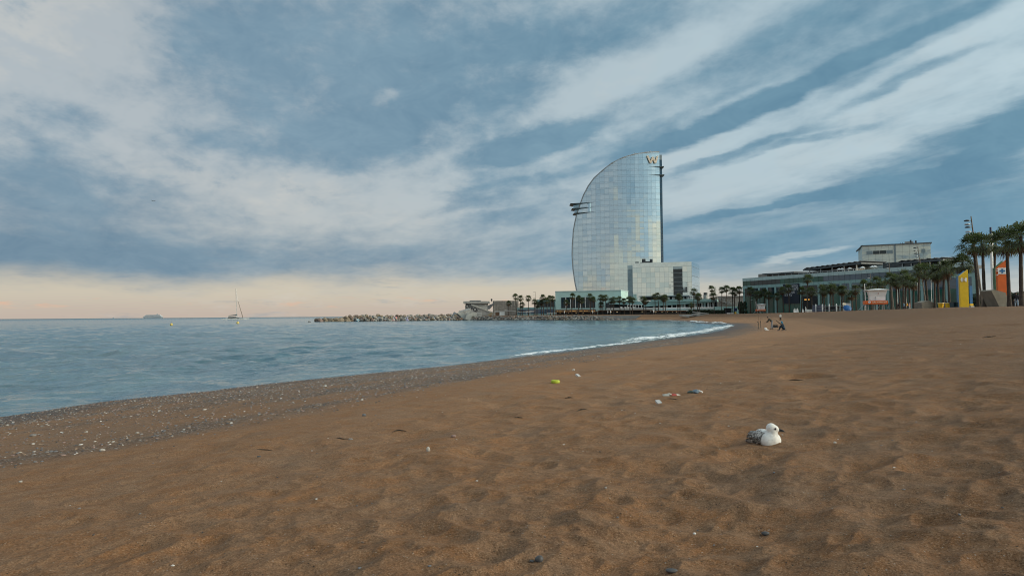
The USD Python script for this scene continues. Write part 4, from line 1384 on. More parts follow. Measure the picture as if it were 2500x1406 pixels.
    single("timber_beam", pl, pbr("weathered_timber", (0.36, 0.27, 0.16), 0.8, vary=0.25), "yellowish timber beam leaning on the rocks right of the concrete blocks", "beam")
    # broken jetty lying on the far sand
    J = Thing("broken_jetty", "heap of grey broken slabs lying on the far sand below the beach club", "slabs", hit(1697, 772))
    j = J.loc
    for dx, dz, sx, sz, ry, m in ((-2.0, 0.35, 7.5, 0.6, -0.05, M_CONC), (2.6, 0.6, 5.5, 0.55, 0.06, M_CONC), (2.2, 1.35, 6.0, 0.4, 0.12, M_CONC), (-4.5, 0.15, 3.5, 0.5, 0.2, M_CONC), (0.3, 0.95, 3.0, 0.45, -0.25, M_CONC)):
        J.part("slab", MB().rbox((dx, rng.uniform(-0.6, 0.6), dz), (sx, 2.6, sz), (0.05, ry, rng.uniform(-0.2, 0.2))), m)
    for k in range(6):
        v, f = rock(900 + k, 0.55)
        J.part("rubble", (v + [rng.uniform(-5, 4.5), rng.uniform(-1.6, -0.8), 0.15], f), ROCKM[int(rng.integers(0, 6))])


rocks()


# ------------------------------------------------------------------ palms
def palm_kind(idx, height, crown_r, seed):
    """A fan palm as a class prim: trunk, green crown, skirt of dry fronds."""
    rng = np.random.default_rng(seed)
    path = f"/World/palm_kind_{idx:03d}"
    stage.CreateClassPrim(path)
    lean = rng.uniform(-0.05, 0.05, 2) * height
    zs = np.linspace(-0.3, height, 14)
    curve = lambda z: np.array([lean[0] * (max(z, 0) / height) ** 2, lean[1] * (max(z, 0) / height) ** 2, z])
    rad = [0.20 + 0.10 * math.exp(-max(z, 0) / 0.5) - 0.05 * z / height + 0.015 * (k % 2) for k, z in enumerate(zs)]
    usdkit.mesh(stage, path + "/trunk", MB().tube([curve(z) for z in zs], rad, 8).arrays(), M_TRUNK, True)
    top = curve(height)

    def fans(n, el0, el1, petiole, fan, droop, spread=1.9, seg=11):
        v, f = [], []
        for i in range(n):
            a = i * 2.39996 + rng.uniform(-0.25, 0.25)
            e = math.radians(rng.uniform(el0, el1))
            pl, fr = petiole * rng.uniform(0.8, 1.15), fan * rng.uniform(0.85, 1.15)
            out, up = np.array([math.cos(a), math.sin(a), 0]), np.array([0, 0, 1.0])
            dirn = out * math.cos(e) + up * math.sin(e)
            side = np.array([-math.sin(a), math.cos(a), 0])
            h = top + dirn * pl - up * droop * 0.25 * pl
            b = len(v)
            w = side * 0.03
            v += [top - w, top + w, h + w, h - w]
            f += [[b, b + 1, b + 2], [b, b + 2, b + 3]]
            nrm_ = np.cross(dirn, side)
            roll = rng.uniform(-0.5, 0.5)
            for k in range(seg):
                th = -spread + 2 * spread * (k + 0.5) / seg + rng.uniform(-0.05, 0.05)
                l = fr * (0.72 + 0.28 * math.cos(th * 0.7)) * rng.uniform(0.9, 1.1)
                dv = nrm(dirn * math.cos(th) + side * math.sin(th) + nrm_ * (0.22 * abs(math.sin(th)) + roll * math.sin(th) * 0.4))
                wv = np.cross(dv, nrm_) * 0.055 * fr / 0.9
                mid = h + dv * l * 0.62
                tip = h + dv * l - up * droop * l * rng.uniform(0.25, 0.6)
                b = len(v)
                v += [h, mid - wv, mid + wv, tip]
                f += [[b, b + 1, b + 2], [b + 1, b + 3, b + 2]]
        return np.array(v), np.array(f)
    usdkit.mesh(stage, path + "/crown", fans(34, -38, 80, crown_r * 0.66, crown_r * 0.74, 0.8), M_FROND)
    usdkit.mesh(stage, path + "/dry_skirt", fans(16, -80, -36, crown_r * 0.42, crown_r * 0.5, 1.0, 1.3, 8), M_SKIRT)
    return path


KINDS = [(h, palm_kind(i + 1, h, r, 60 + i)) for i, (h, r) in enumerate(((4.2, 1.35), (4.8, 1.5), (6.6, 1.55), (7.2, 1.7), (8.3, 1.6), (8.9, 1.75), (9.8, 1.7), (10.6, 1.8), (12.2, 1.8), (13.0, 1.7)))]
DIST = ([1100, 1260, 1500, 1650, 1800, 1900, 2000, 2150, 2243, 2330, 2390, 2440, 2500], [376, 362, 338, 322, 286, 262, 226, 188, 140, 112, 92, 80, 73])
PALMS = [  # trunk pixel, top of the crown
    (1242, 734), (1260.5, 718.5), (1270, 722), (1275, 738), (1290, 722), (1304, 730), (1311, 738), (1322, 732), (1327, 720), (1336, 727), (1344, 722), (1351, 723),
    (1383, 732), (1396, 717), (1412, 722), (1421, 727), (1441.6, 718), (1450, 724), (1465, 720), (1468, 737), (1471.5, 722), (1479, 720), (1491, 727), (1498, 725), (1514, 724), (1524, 728),
    (1538, 724), (1544, 726), (1572, 724), (1577, 728), (1600, 718), (1608, 715.5), (1619, 721), (1625, 720), (1655, 717), (1660.5, 719), (1688, 738), (1694, 704.5), (1703, 715.5), (1707.5, 717),
    (1739, 698.5), (1744, 715), (1762, 701), (1773, 697.5), (1789, 702), (1793, 705), (1806, 700), (1832, 702), (1847, 711), (1853, 710), (1866, 706), (1877, 712), (1898, 715), (1913, 701), (1927.6, 695),
    (1957, 700), (1971, 671), (1983, 701), (2008, 696), (2013, 702), (2026.5, 696), (2036, 694), (2055, 699), (2060, 697), (2081, 710), (2091, 696), (2113, 683), (2128, 690), (2146, 676), (2158, 686),
    (2177, 666), (2189.5, 672), (2197, 675), (2206, 659), (2211, 668), (2222, 672), (2231, 677), (2243.5, 646), (2265, 645), (2283, 648), (2293, 652), (2304, 642), (2319, 636), (2353.7, 621),
    (2389, 572), (2404.5, 570), (2428, 574), (2465, 559), (2495, 547)]
SPOTS = [(1252, "beside the concrete hall"), (1312, "before the teal annex"), (1358, "between teal annex and mint pavilion"), (1458, "before the mint pavilion window"), (1560, "before the left end of the beach club"),
         (1672, "before the beach club columns"), (1725, "at the right end of the beach club"), (1810, "before the concrete stairs"), (1905, "before the left end of the long glass building"),
         (1990, "around the dark hoarding of the long building"), (2100, "behind the white posts and blue parasol"), (2168, "around the near lifeguard hut"), (2240, "between lifeguard hut and tilted lamp mast"),
         (2330, "behind the yellow bins"), (2372, "behind the yellow toilet sign"), (2440, "between the yellow and orange signs"), (2600, "right of the orange first aid sign")]
ORD = ["first", "second", "third", "fourth", "fifth", "sixth", "seventh", "eighth", "ninth", "tenth", "eleventh", "twelfth"]


def palms():
    rng = np.random.default_rng(17)
    seen = {}
    PALMS.sort()
    spot_of = lambda px: next(t for e, t in SPOTS if px < e)
    total = {}
    for px, _ in PALMS:
        total[spot_of(px)] = total.get(spot_of(px), 0) + 1
    for px, top in PALMS:
        D = float(np.interp(px, *DIST)) * (1 + rng.uniform(-0.012, 0.012))
        if px == 2428:
            D = 104.0
        if px in (1739, 1762, 1773):
            D += 30
        P = at(px, 760, D)
        z = gz(P[0], P[1])
        H = at(px, top, D)[2] - z
        want = H - 1.35
        h, path = min(KINDS, key=lambda k: abs(k[0] - want) + rng.uniform(0, 0.5))
        name = numbered("/World", "palm_tree")
        x = UsdGeom.Xform.Define(stage, "/World/" + name)
        x.AddTranslateOp().Set(Gf.Vec3d(P[0], P[1], z))
        x.AddRotateZOp().Set(float(rng.uniform(0, 360)))
        sc = want / h
        x.AddScaleOp().Set(Gf.Vec3f(float(0.5 + 0.5 * sc), float(0.5 + 0.5 * sc), float(sc)))
        p = x.GetPrim()
        p.GetReferences().AddInternalReference(path)
        p.SetInstanceable(True)
        sp = spot_of(px)
        k = seen.get(sp, 0)
        seen[sp] = k + 1
        size = "short" if H < 7 else ("very tall" if H > 11.5 else "tall")
        lab = f"{size} palm {sp}, {ORD[k]} from left" if total[sp] > 1 else f"{size} lone palm {sp}"
        setd(p, lab, "palm tree", "palms along the promenade")


palms()


# ------------------------------------------------------------------ lamp masts and lamp posts
def mast(top, base, D, lamps, label):
    P = at(base[0], base[1], D)
    z0 = gz(P[0], P[1])
    Q = at(top[0], top[1], D)
    T = Thing("lamp_mast", label, "lamp mast", (P[0], P[1], z0), group="tilted steel lamp masts")
    a, b = np.array([0, 0, -0.2]), Q - np.array([P[0], P[1], z0])
    T.part("mast", MB().tube([a, a + (b - a) * 0.5, b], [0.16, 0.12, 0.07], 8), pbr("weathered_mast", (0.15, 0.125, 0.10), 0.7, 0.0, vary=0.15))
    L = b - a
    for k, u in enumerate(lamps):
        c = a + L * u
        arm = MB().tube([c, c + [-0.45, -0.1, 0.05]], 0.04, 5)
        p = T.part("spotlight_arm", arm, M_DARKSTEEL)
        T.part("spotlight", MB().lathe([(0.12, 0.12), (0.33, 0.05), (0.36, -0.05), (0.30, -0.10)], 10, c + [-0.75, -0.1, 0.02]), M_DARKSTEEL if k % 2 == 0 else M_STEEL)


mast((2240.6, 601), (2262, 750), 150, (0.97, 0.93, 0.885, 0.845, 0.775), "tall tilted lamp mast in front of the white office block, spotlights on its left")
mast((2170, 641), (2182.5, 751), 185, (0.94, 0.88, 0.80), "tilted lamp mast just right of the near lifeguard hut")
mast((2124, 667), (2133, 755), 215, (0.95, 0.87, 0.8, 0.7), "slender lamp mast rising behind the near lifeguard hut roof")
mast((2370.6, 528), (2399.5, 741), 96, (0.95, 0.91, 0.88, 0.83, 0.77), "tallest tilted lamp mast, left of the white camera column")
mast((2030, 688), (2033, 764), 245, (0.96, 0.85, 0.75), "short lamp mast with white spotlights, among palms above the white posts")
mast((1307, 712), (1308, 766), 372, (0.97, 0.85, 0.75, 0.65), "thin lamp mast standing alone among palms at the teal annex")


def lamp_post(px, top, D, label, left=True):
    P = at(px, 750, D)
    z0 = gz(P[0], P[1])
    h = at(px, top, D)[2] - z0
    T = Thing("lamp_post", label, "lamp post", (P[0], P[1], z0), group="white promenade lamp posts")
    T.part("pole", MB().tube([(0, 0, -0.1), (0, 0, h)], [0.09, 0.06], 8), M_STEEL)
    s = -1 if left else 1
    T.part("arm", MB().tube([(0, 0, h - 0.1), (s * 0.5, 0, h)], 0.035, 5), M_STEEL)
    T.part("lamp_head", MB().hull([(s * 0.3, -0.14, h - 0.02), (s * 0.95, -0.14, h), (s * 0.95, 0.14, h), (s * 0.3, 0.14, h - 0.02), (s * 0.4, -0.08, h + 0.12), (s * 0.85, 0.08, h + 0.12), (s * 0.85, -0.08, h + 0.12), (s * 0.4, 0.08, h + 0.12)]), M_WHITE)


for px, top, D, lab in ((2191.5, 701, 170, "lamp post with white head, leftmost of those right of the lifeguard hut"), (2213, 695.5, 165, "lamp post beside the orange shirted walker"), (2242, 688.5, 150, "lamp post left of the tall tilted mast foot"),
                        (2275, 680, 135, "lamp post over the grey leaning slab"), (2292, 666, 128, "lamp post just left of the yellow bins"), (2316, 662, 122, "lamp post just right of the yellow bins"),
                        (1839, 733, 285, "plain pale post beside the far lifeguard hut")):
    lamp_post(px, top, D, lab)


# ------------------------------------------------------------------ lifeguard huts
def lifeguard_hut(px, base, wpx, top_z_px, label, text=True, dist=None):
    P = hit(px, base) if dist is None else np.array([*at(px, base, dist)[:2], gz(*at(px, base, dist)[:2])])
    D = P[1]
    s = wpx / FPX * D / 3.9                   # real platform width about 3.9 m
    face = math.atan2(-P[0], P[1]) * 0.75     # turned to the water
    T = Thing("lifeguard_hut", label, "lifeguard hut", P, face, "white lifeguard huts on orange platforms")
    z0 = 1.05 * s
    for x in (-1.3, 0.0, 1.3):
        for y in (-1.1, 1.1):
            T.part("leg", MB().tube([(x * s, y * s, -0.3), (x * s, y * s, z0)], 0.055 * s, 6), M_STEEL)
    T.part("brace", MB().tube([(0.1 * s, -1.1 * s, 0.0), (0.75 * s, -1.1 * s, z0)], 0.035 * s, 5), M_STEEL)
    T.part("platform", MB().box(-1.95 * s, 1.95 * s, -1.5 * s, 1.5 * s, z0, z0 + 0.12 * s), M_ORANGE)
    T.part("apron", MB().box(-1.95 * s, 1.95 * s, -1.58 * s, -1.5 * s, z0 + 0.121 * s, z0 + 0.70 * s), M_ORANGE)
    T.part("side_apron", MB().box(-1.95 * s, -1.88 * s, -1.49 * s, 1.5 * s, z0 + 0.121 * s, z0 + 0.70 * s), M_ORANGE)
    zb = z0 + 0.125 * s
    w0, w1 = 1.33 * s, 1.62 * s
    cab = MB()
    x0 = 0.32 * s
    for (za, zb_, wa, wb) in ((zb, zb + 1.35 * s, w0, w0), (zb + 1.35 * s + 0.002, zb + 2.55 * s, w0, w1)):
        cab.hexa([(x0 - wa, -wa * 0.75, za), (x0 + wa, -wa * 0.75, za), (x0 + wa, wa * 0.75, za), (x0 - wa, wa * 0.75, za)],
                 [(x0 - wb, -wb * 0.75, zb_), (x0 + wb, -wb * 0.75, zb_), (x0 + wb, wb * 0.75, zb_), (x0 - wb, wb * 0.75, zb_)])
    T.part("cabin", cab, M_WHITE)
    T.part("plank_line", MB().box(x0 - w0 * 0.98, x0 + w0 * 0.98, -w0 * 0.75 - 0.012, -w0 * 0.75 - 0.003, zb + 0.66 * s, zb + 0.69 * s), M_MULLION)
    zr = zb + 2.552 * s
    e = 2.12 * s
    T.part("roof", MB().hull([(x0 - e, -1.6 * s, zr), (x0 + e * 0.9, -1.6 * s, zr), (x0 + e * 0.9, 1.6 * s, zr), (x0 - e, 1.6 * s, zr), (x0 - e, -1.6 * s, zr + 0.07 * s), (x0 + e * 0.9, -1.6 * s, zr + 0.07 * s), (x0 + e * 0.9, 1.6 * s, zr + 0.07 * s), (x0 - e, 1.6 * s, zr + 0.07 * s),
                              (x0 + 0.2 * s, -0.7 * s, zr + 0.34 * s), (x0 + 0.2 * s, 0.7 * s, zr + 0.34 * s)]), M_WHITE)
    red = pbr("red_sign_paint", (0.35, 0.03, 0.03), 0.5, vary=0.03)
    c = (x0 + 0.12 * s, -(w0 + w1) / 2 * 0.75 - 0.09 * s, zb + 1.92 * s)
    T.part("emblem", MB().rbox(c, (0.16 * s, 0.03 * s, 0.16 * s)), red)
    T.part("wall_lamp", MB().tube([(x0 - 0.35 * s, -w0 * 0.75 - 0.03 * s, zb + 0.3 * s), (x0 - 0.35 * s, -w0 * 0.75 - 0.03 * s, zb + 1.1 * s)], 0.02 * s, 5).ball((x0 - 0.35 * s, -w0 * 0.75 - 0.05 * s, zb + 1.2 * s), 0.08 * s, 1), M_MULLION)
    T.part("flag_pole", MB().tube([(-1.8 * s, -1.4 * s, z0 + 0.125 * s), (-1.86 * s, -1.4 * s, z0 + 3.9 * s)], 0.06 * s, 6), M_WHITE)
    T.part("railing", MB().box(-1.85 * s, x0 - w0, -1.45 * s, -1.42 * s, z0 + 1.2 * s, z0 + 1.24 * s), M_STEEL)
    T.part("ladder", MB().tube([(-1.9 * s, -0.6 * s, z0), (-2.9 * s, -0.6 * s, 0)], 0.04 * s, 5).tube([(-1.9 * s, -0.1 * s, z0), (-2.9 * s, -0.1 * s, 0)], 0.04 * s, 5), M_STEEL)
    if text:
        cream = pbr("cream_lettering", (0.80, 0.62, 0.45), 0.6, vary=0.03)
        T.part("lettering", shift(letters("SALVAMENT", 0.30 * s, 0.02, True), (-0.72 * s, -1.581 * s, z0 + 0.27 * s)), cream)
        T.part("roundel", MB().add(*shift((rz_x(MB().lathe([(0.22 * s, 0), (0.22 * s, 0.02)], 18).arrays()[0]), MB().lathe([(0.22 * s, 0), (0.22 * s, 0.02)], 18).arrays()[1]), (-1.15 * s, -1.581 * s, z0 + 0.42 * s))), M_WHITE)
        T.part("roundel_mark", MB().rbox((-1.15 * s, -1.61 * s, z0 + 0.42 * s), (0.12 * s, 0.012 * s, 0.12 * s), (0, 0.78, 0)), M_BLUE)


def rz_x(v):
    """Turns +z to -y."""
    return np.stack([v[:, 0], -v[:, 2], v[:, 1]], 1)


lifeguard_hut(2137, 757, 50, 704, "near white lifeguard hut with SALVAMENT on its orange apron", True, 119)
lifeguard_hut(1857, 771.5, 22.5, 742, "small far lifeguard hut behind the two fishermen", True, 262)


# ------------------------------------------------------------------ toilet sign, first aid sign, camera column, slabs, bins
def sign_pillar(name, D, left, right, label, front_mat, side_mat, kind):
    """A tall wedge-topped sign pillar: left/right = pixel x of the side's far edge, the arris, the face's far edge; tops at each."""
    (xa, ya), (xb, yb), (xc, yc), base = left
    P = at(xb, base, D)
    z0 = gz(P[0], P[1]) - 0.1
    T = Thing(name, label, "sign pillar", (P[0], P[1], z0))
    f = lambda px, py, d: at(px, py, D + d) - np.array([P[0], P[1], z0])
    b0, b1 = f(xb, yb, 0), f(xc, yc, -0.3)
    T.part("face", MB().prism([(b0[0], 0, 0), (b1[0], -0.3, 0), (b1[0], -0.3, b1[2]), (b0[0], 0, b0[2])], (0.02, 0.35, 0)), front_mat)
    a0 = f(xa, ya, 3.2)
    a1 = f(xb + (xc - xb) * 0.12, yb - 4, 3.2)
    T.part("side", MB().prism([(b0[0] - 0.01, 0.4, 0), (a0[0], 3.2, 0), (a0[0], 3.2, a0[2]), (b0[0] - 0.01, 0.4, b0[2] + 0.02)], (0.25, 0.05, 0)), side_mat)
    p0, p1 = f(*right[0], 3.2), f(*right[1], 3.2)
    T.part("rear_leaf", MB().prism([(a0[0] + 0.26, 3.0, 0), (p1[0], 3.0, 0), (p1[0], 3.0, p1[2]), (p0[0], 3.0, p0[2]), (a0[0] + 0.26, 3.0, a0[2])], (0, 0.2, 0)), side_mat)
    return T, f, b0, b1


T, f, b0, b1 = sign_pillar("toilet_sign", 99, ((2334, 676), (2343, 674), (2363, 658.5), 748), ((2338, 672), (2352, 661)), "tall yellow and blue toilet sign pillar with white figures, left of the tallest mast", M_YELLOW, M_BLUE, "toilet")
u = lambda t: b0 + (b1 - b0) * t
for k, t in enumerate((0.26, 0.5, 0.74)):
    c = f(2343 + 20 * t, 683, -0.3 * t)
    if k == 1:
        T.part("divider", MB().rbox((c[0], -0.3 * t - 0.02, c[2]), (0.05, 0.02, 0.5)), M_WHITE)
        continue
    fig = MB().ball((c[0], -0.3 * t - 0.03, c[2] + 0.21), (0.11, 0.02, 0.11), 1).rbox((c[0], -0.3 * t - 0.02, c[2]), (0.34, 0.02, 0.30)).rbox((c[0], -0.3 * t - 0.025, c[2] - 0.18), (0.18, 0.02, 0.24))
    T.part("figure", fig, M_WHITE)
T, f, b0, b1 = sign_pillar("first_aid_sign", 86, ((2423, 655), (2435, 653), (2460, 633.5), 748), ((2428, 652), (2445, 637)), "tall orange and green first aid sign pillar with a blue cross", M_ORANGE, M_GREEN, "aid")
c = f(2446.5, 661.5, -0.15)
yy = -0.3 * 0.46
T.part("cross_panel", MB().rbox((c[0], yy - 0.02, c[2]), (0.90, 0.03, 0.80), (0, 0, -0.23)), M_WHITE)
T.part("cross", MB().rbox((c[0], yy - 0.05, c[2]), (0.62, 0.02, 0.20), (0, 0, -0.23)).rbox((c[0], yy - 0.055, c[2]), (0.20, 0.02, 0.56), (0, 0, -0.23)), M_BLUE)
for k, py in enumerate((657.5, 662, 672)):
    c = f(2433, py, 0.1)
    T.part("hinge", MB().rbox((c[0], 0.0, c[2]), (0.16, 0.2, 0.08)), M_WHITE)


def camera_column():
    D = 96
    P = at(2425, 745, D)
    z0 = gz(P[0], P[1])
    zt, zm = at(2421, 555, D)[2] - z0, at(2421, 571, D)[2] - z0
    T = Thing("camera_column", "tall round white column with a dark blue top, between two palms", "column", (P[0], P[1], z0))
    T.part("shaft", MB().lathe([(0.17, -0.2), (0.17, zm - 1.9)], 16), M_WHITE)
    T.part("drum", MB().lathe([(0.17, zm - 1.899), (0.25, zm - 1.8), (0.25, zm)], 16), M_WHITE)
    T.part("collar", MB().lathe([(0.28, zm - 1.1), (0.28, zm - 1.0)], 16), M_STEEL)
    T.part("collar", MB().lathe([(0.28, zm - 1.85), (0.28, zm - 1.72)], 16), M_STEEL)
    T.part("lens", MB().ball((-0.12, -0.24, zm - 1.5), 0.11, 1), M_DARKSTEEL)
    T.part("cap", MB().lathe([(0.14, zm), (0.14, zt)], 12), pbr("navy_paint", (0.012, 0.03, 0.09), 0.4, vary=0.05))


camera_column()


def leaning_slab(D, ring, depth, label, mat):
    P = at(ring[0][0], ring[0][1], D)
    z0 = gz(P[0], P[1])
    T = [at(px, py, D) for px, py in ring]
    zmin = min(p[2] for p in T)
    v = [np.array([p[0], D, p[2] - zmin + z0 - 0.05]) for p in T]
    m = MB().prism(v, depth)
    single("leaning_slab", m, mat, label, "concrete slab", group="leaning concrete slabs")


leaning_slab(80, [(2441, 748), (2461, 747), (2459, 722), (2455, 711), (2427, 703.5), (2420, 706), (2430, 725)], (0.1, 2.2, 0), "big leaning concrete slab before the orange first aid sign", pbr("slab_concrete", (0.20, 0.18, 0.145), 0.85, vary=0.15, scale=1.2, bump=0.3))
leaning_slab(128, [(2251, 755), (2282, 754), (2281, 738), (2268, 732), (2257, 735), (2250, 737)], (0.1, 2.5, 0), "low wide concrete slab left of the yellow bins", pbr("slab_concrete", (0.20, 0.18, 0.145)))


def bin_(px, base, D, label, col, shape, w):
    P = at(px, base, D)
    z0 = gz(P[0], P[1])
    if shape == "tub":
        T = Thing("litter_tub", label, "bin", (P[0], P[1], z0), group="yellow litter tubs")
        T.part("tub", MB().lathe([(0.36 * w, 0), (0.46 * w, 0.95 * w)], 18), col)
        T.part("rim", MB().lathe([(0.50 * w, 0.951 * w), (0.54 * w, 1.0 * w), (0.52 * w, 1.1 * w), (0.40 * w, 1.12 * w)], 18), pbr("pale_yellow_plastic", (0.85, 0.66, 0.30), 0.45, vary=0.05))
    else:
        T = Thing("waste_container", label, "bin", (P[0], P[1], z0), group="dark waste containers")
        T.part("body", MB().hexa([(-0.5 * w, -0.45, 0.08), (0.5 * w, -0.45, 0.08), (0.5 * w, 0.45, 0.08), (-0.5 * w, 0.45, 0.08)], [(-0.56 * w, -0.5, 0.86), (0.56 * w, -0.5, 0.86), (0.56 * w, 0.5, 0.86), (-0.56 * w, 0.5, 0.86)]), col)
        T.part("lid", MB().box(-0.58 * w, 0.58 * w, -0.53, 0.53, 0.861, 0.96), M_DARKSTEEL)
        for x in (-0.4, 0.4):
            T.part("wheel", MB().tube([(x * w - 0.04, -0.4, 0.06), (x * w + 0.04, -0.4, 0.06)], 0.08, 8), M_DARKSTEEL)


bin_(2297.3, 753.5, 104, "left of two round yellow litter tubs", M_YELLOW, "tub", 0.84)
bin_(2315, 753, 103, "right of two round yellow litter tubs", M_YELLOW, "tub", 0.84)
M_TEAL = pbr("dark_teal_plastic", (0.02, 0.05, 0.06), 0.5, vary=0.1)
bin_(2333, 752, 101, "dark teal waste container right of the yellow tubs, the left one", M_TEAL, "box", 1.05)
bin_(2348.5, 751, 100, "dark teal waste container against the yellow toilet sign, the right one", M_TEAL, "box", 1.0)


def banner():
    D = 96
    P = at(2371.5, 748, D)
    z0 = gz(P[0], P[1])
    zt, zb = at(2371, 698, D)[2] - z0, at(2371, 736, D)[2] - z0
    T = Thing("blue_banner", "narrow blue banner with a yellow foot, right of the yellow toilet sign", "banner", (P[0], P[1], z0))
    T.part("panel", MB().box(-0.2, 0.2, -0.03, 0.03, zb - 0.3, zt), M_BLUE)
    T.part("foot", MB().box(-0.22, 0.22, -0.12, 0.12, 0.35, zb - 0.301), M_YELLOW)
    T.part("base", MB().box(-0.2, 0.3, -0.2, 0.2, -0.1, 0.349), M_STEEL)


banner()


# ------------------------------------------------------------------ posts with rails, parasol, boards
def post_rail():
    A, B = at(1992, 762.5, 214), at(2060.5, 760.5, 200)
    A[2], B[2] = gz(*A[:2]), gz(*B[:2])
    T = Thing("post_and_rail_fence", "low fence of thick white posts with thin rails, left of the blue parasol", "fence", A)
    for k, px in enumerate((1992, 2009, 2026.5, 2043.5, 2060.5)):
        p = A + (B - A) * k / 4 - A
        h = 2.55 if k < 4 else 2.75
        T.part("post", MB().lathe([(0.17, -0.2), (0.2, h - 0.35), (0.06, h)], 10, p), M_WHITE)
    for z in (0.75, 1.75):
        for k in range(4):
            p, q = (B - A) * k / 4, (B - A) * (k + 1) / 4
            T.part("rail", MB().tube([p + [0.2, 0, z], q + [-0.2, 0, z]], 0.045, 5), M_STEEL)
    W = Wall(A[:2] + [0, 3], B[:2] + [0, 3])
    sc = pbr("violet_grey_netting", (0.10, 0.11, 0.15), 0.8, vary=0.2)
    S = W.thing("windbreak", "dark grey windbreak netting hung behind the white posts", "windbreak")
    S.part("netting", MB().box(0.3, W.L * 0.48, 0, 0.04, 2.5, 4.9), sc)
    S.part("board", MB().box(W.L * 0.52, W.L - 0.2, 0.1, 0.16, 3.0, 4.5), M_DARK)
    for s in (0.3, W.L * 0.5, W.L - 0.2):
        S.part("stake", MB().tube([(s, 0.2, 2.2), (s, 0.2, 5.0)], 0.05, 5), M_STEEL)


post_rail()


def parasol():
    P = at(2069, 761, 196)
    P[2] = gz(*P[:2])
    T = Thing("blue_parasol", "big blue parasol tipped towards the beach, beside the white fence posts", "parasol", P, math.radians(-25))
    ang = np.arange(8) * 2 * PI / 8
    R = trimesh.transformations.euler_matrix(0.95, 0.1, 0.2)[:3, :3]
    v = np.vstack([[[0, 0, 0.45]], np.stack([0.6 * np.cos(ang), 0.6 * np.sin(ang), np.full(8, 0.36)], 1), np.stack([1.15 * np.cos(ang), 1.15 * np.sin(ang), np.full(8, 0.0)], 1), [[0, 0, 0.42]], np.stack([1.13 * np.cos(ang), 1.13 * np.sin(ang), np.full(8, -0.02)], 1)])
    f = [[0, 1 + k, 1 + (k + 1) % 8] for k in range(8)]
    for k in range(8):
        a, b = 1 + k, 1 + (k + 1) % 8
        f += [[a, a + 8, b + 8], [a, b + 8, b]]
        c, d = 18 + k, 18 + (k + 1) % 8
        f += [[17, d, c], [a + 8, c, d], [a + 8, d, b + 8]]
    v = v @ R.T + [0, 0, 1.05]
    T.part("canopy", (v, np.array(f)), pbr("blue_canvas", (0.01, 0.10, 0.30), 0.6, vary=0.12, scale=3))
    T.part("pole", MB().tube([np.array([0, 0, -1.2]) @ R.T + [0, 0, 1.05], np.array([0, 0, 0.6]) @ R.T + [0, 0, 1.05]], 0.03, 6), M_WHITE)
    B = Thing("notice_board", "small cream notice above a white board behind the blue parasol", "board", P + [0.2, 1.6, 0])
    B.part("panel", MB().box(-0.6, 1.6, 0, 0.05, 0.2, 2.5), pbr("grey_board", (0.35, 0.37, 0.40), 0.6))
    B.part("notice", MB().box(-0.75, 0.1, -0.06, -0.01, 2.0, 2.6), pbr("cream_board", (0.8, 0.74, 0.58), 0.6))
    for x in (-0.5, 1.5):
        B.part("stake", MB().box(x - 0.04, x + 0.04, 0.06, 0.12, -0.2, 2.5), M_STEEL)


parasol()


def small_sails():
    rng = np.random.default_rng(6)
    labs = ["first", "second", "third", "fourth"]
    for k, (px, top) in enumerate(((1939.5, 752), (1943.5, 753), (1947.5, 751.5), (1960.5, 753.5), (1968, 748))):
        P = at(px, 760.5, 226)
        P[2] = gz(*P[:2])
        h = at(px, top, 226)[2] - P[2]
        lab = (f"{labs[k]} of the white beach boards standing upright left of the mint column" if k < 3 else ("white board standing just right of the mint column" if k == 3 else "tallest white board, right of the mint column"))
        T = Thing("upright_board", lab, "board", P, rng.uniform(-0.4, 0.4), "white boards standing on the sand")
        T.part("board", MB().prism([(-0.3, 0, 0), (0.3, 0, 0), (0.22, 0.05, h * 0.6), (0.02, 0.08, h), (-0.2, 0.05, h * 0.6)], (0, 0.08, 0)), M_WHITE)
        T.part("foot", MB().box(-0.4, 0.4, -0.25, 0.25, -0.08, 0.05), M_WHITE)
    P = at(1978, 761.5, 222)
    P[2] = gz(*P[:2])
    C = Thing("covered_boat", "small white covered boat on the sand left of the fence posts", "boat", P)
    C.part("hull", MB().hexa([(-1.3, -0.35, 0), (1.3, -0.35, 0), (1.3, 0.35, 0), (-1.3, 0.35, 0)], [(-1.6, -0.6, 0.6), (1.7, -0.6, 0.6), (1.7, 0.6, 0.6), (-1.6, 0.6, 0.6)]), M_WHITE)
    C.part("cover", MB().hull([(-1.55, -0.55, 0.61), (1.6, -0.55, 0.61), (1.6, 0.55, 0.61), (-1.55, 0.55, 0.61), (-1.0, 0, 1.05), (1.2, 0, 1.0)]), pbr("grey_tarpaulin", (0.36, 0.37, 0.36), 0.7))
    for k, px in enumerate((1778.5, 1787)):
        P = at(px, 766.3, 285)
        P[2] = gz(*P[:2])
        c = Thing("white_crate", ("left" if k == 0 else "right") + " of two white crates on the sand before the dark hedge", "crate", P, 0, "white crates on the far sand")
        c.part("box", MB().box(-0.55, 0.55, -0.4, 0.4, -0.05, 0.42), M_WHITE)
        c.part("lid", MB().box(-0.6, 0.6, -0.45, 0.45, 0.421, 0.5), M_WHITE)
    P = at(1796, 766.5, 284)
    P[2] = gz(*P[:2])
    b = Thing("information_post", "dark blue information board on a yellow foot near two white crates", "sign", P)
    b.part("board", MB().box(-0.6, 0.6, -0.06, 0.06, 1.1, 2.4), pbr("navy_board", (0.012, 0.03, 0.10), 0.5))
    b.part("foot", MB().box(-0.3, 0.3, -0.2, 0.2, -0.05, 0.75), M_YELLOW)
    b.part("post", MB().box(-0.12, 0.12, -0.1, 0.1, 0.751, 1.099), M_STEEL)


small_sails()


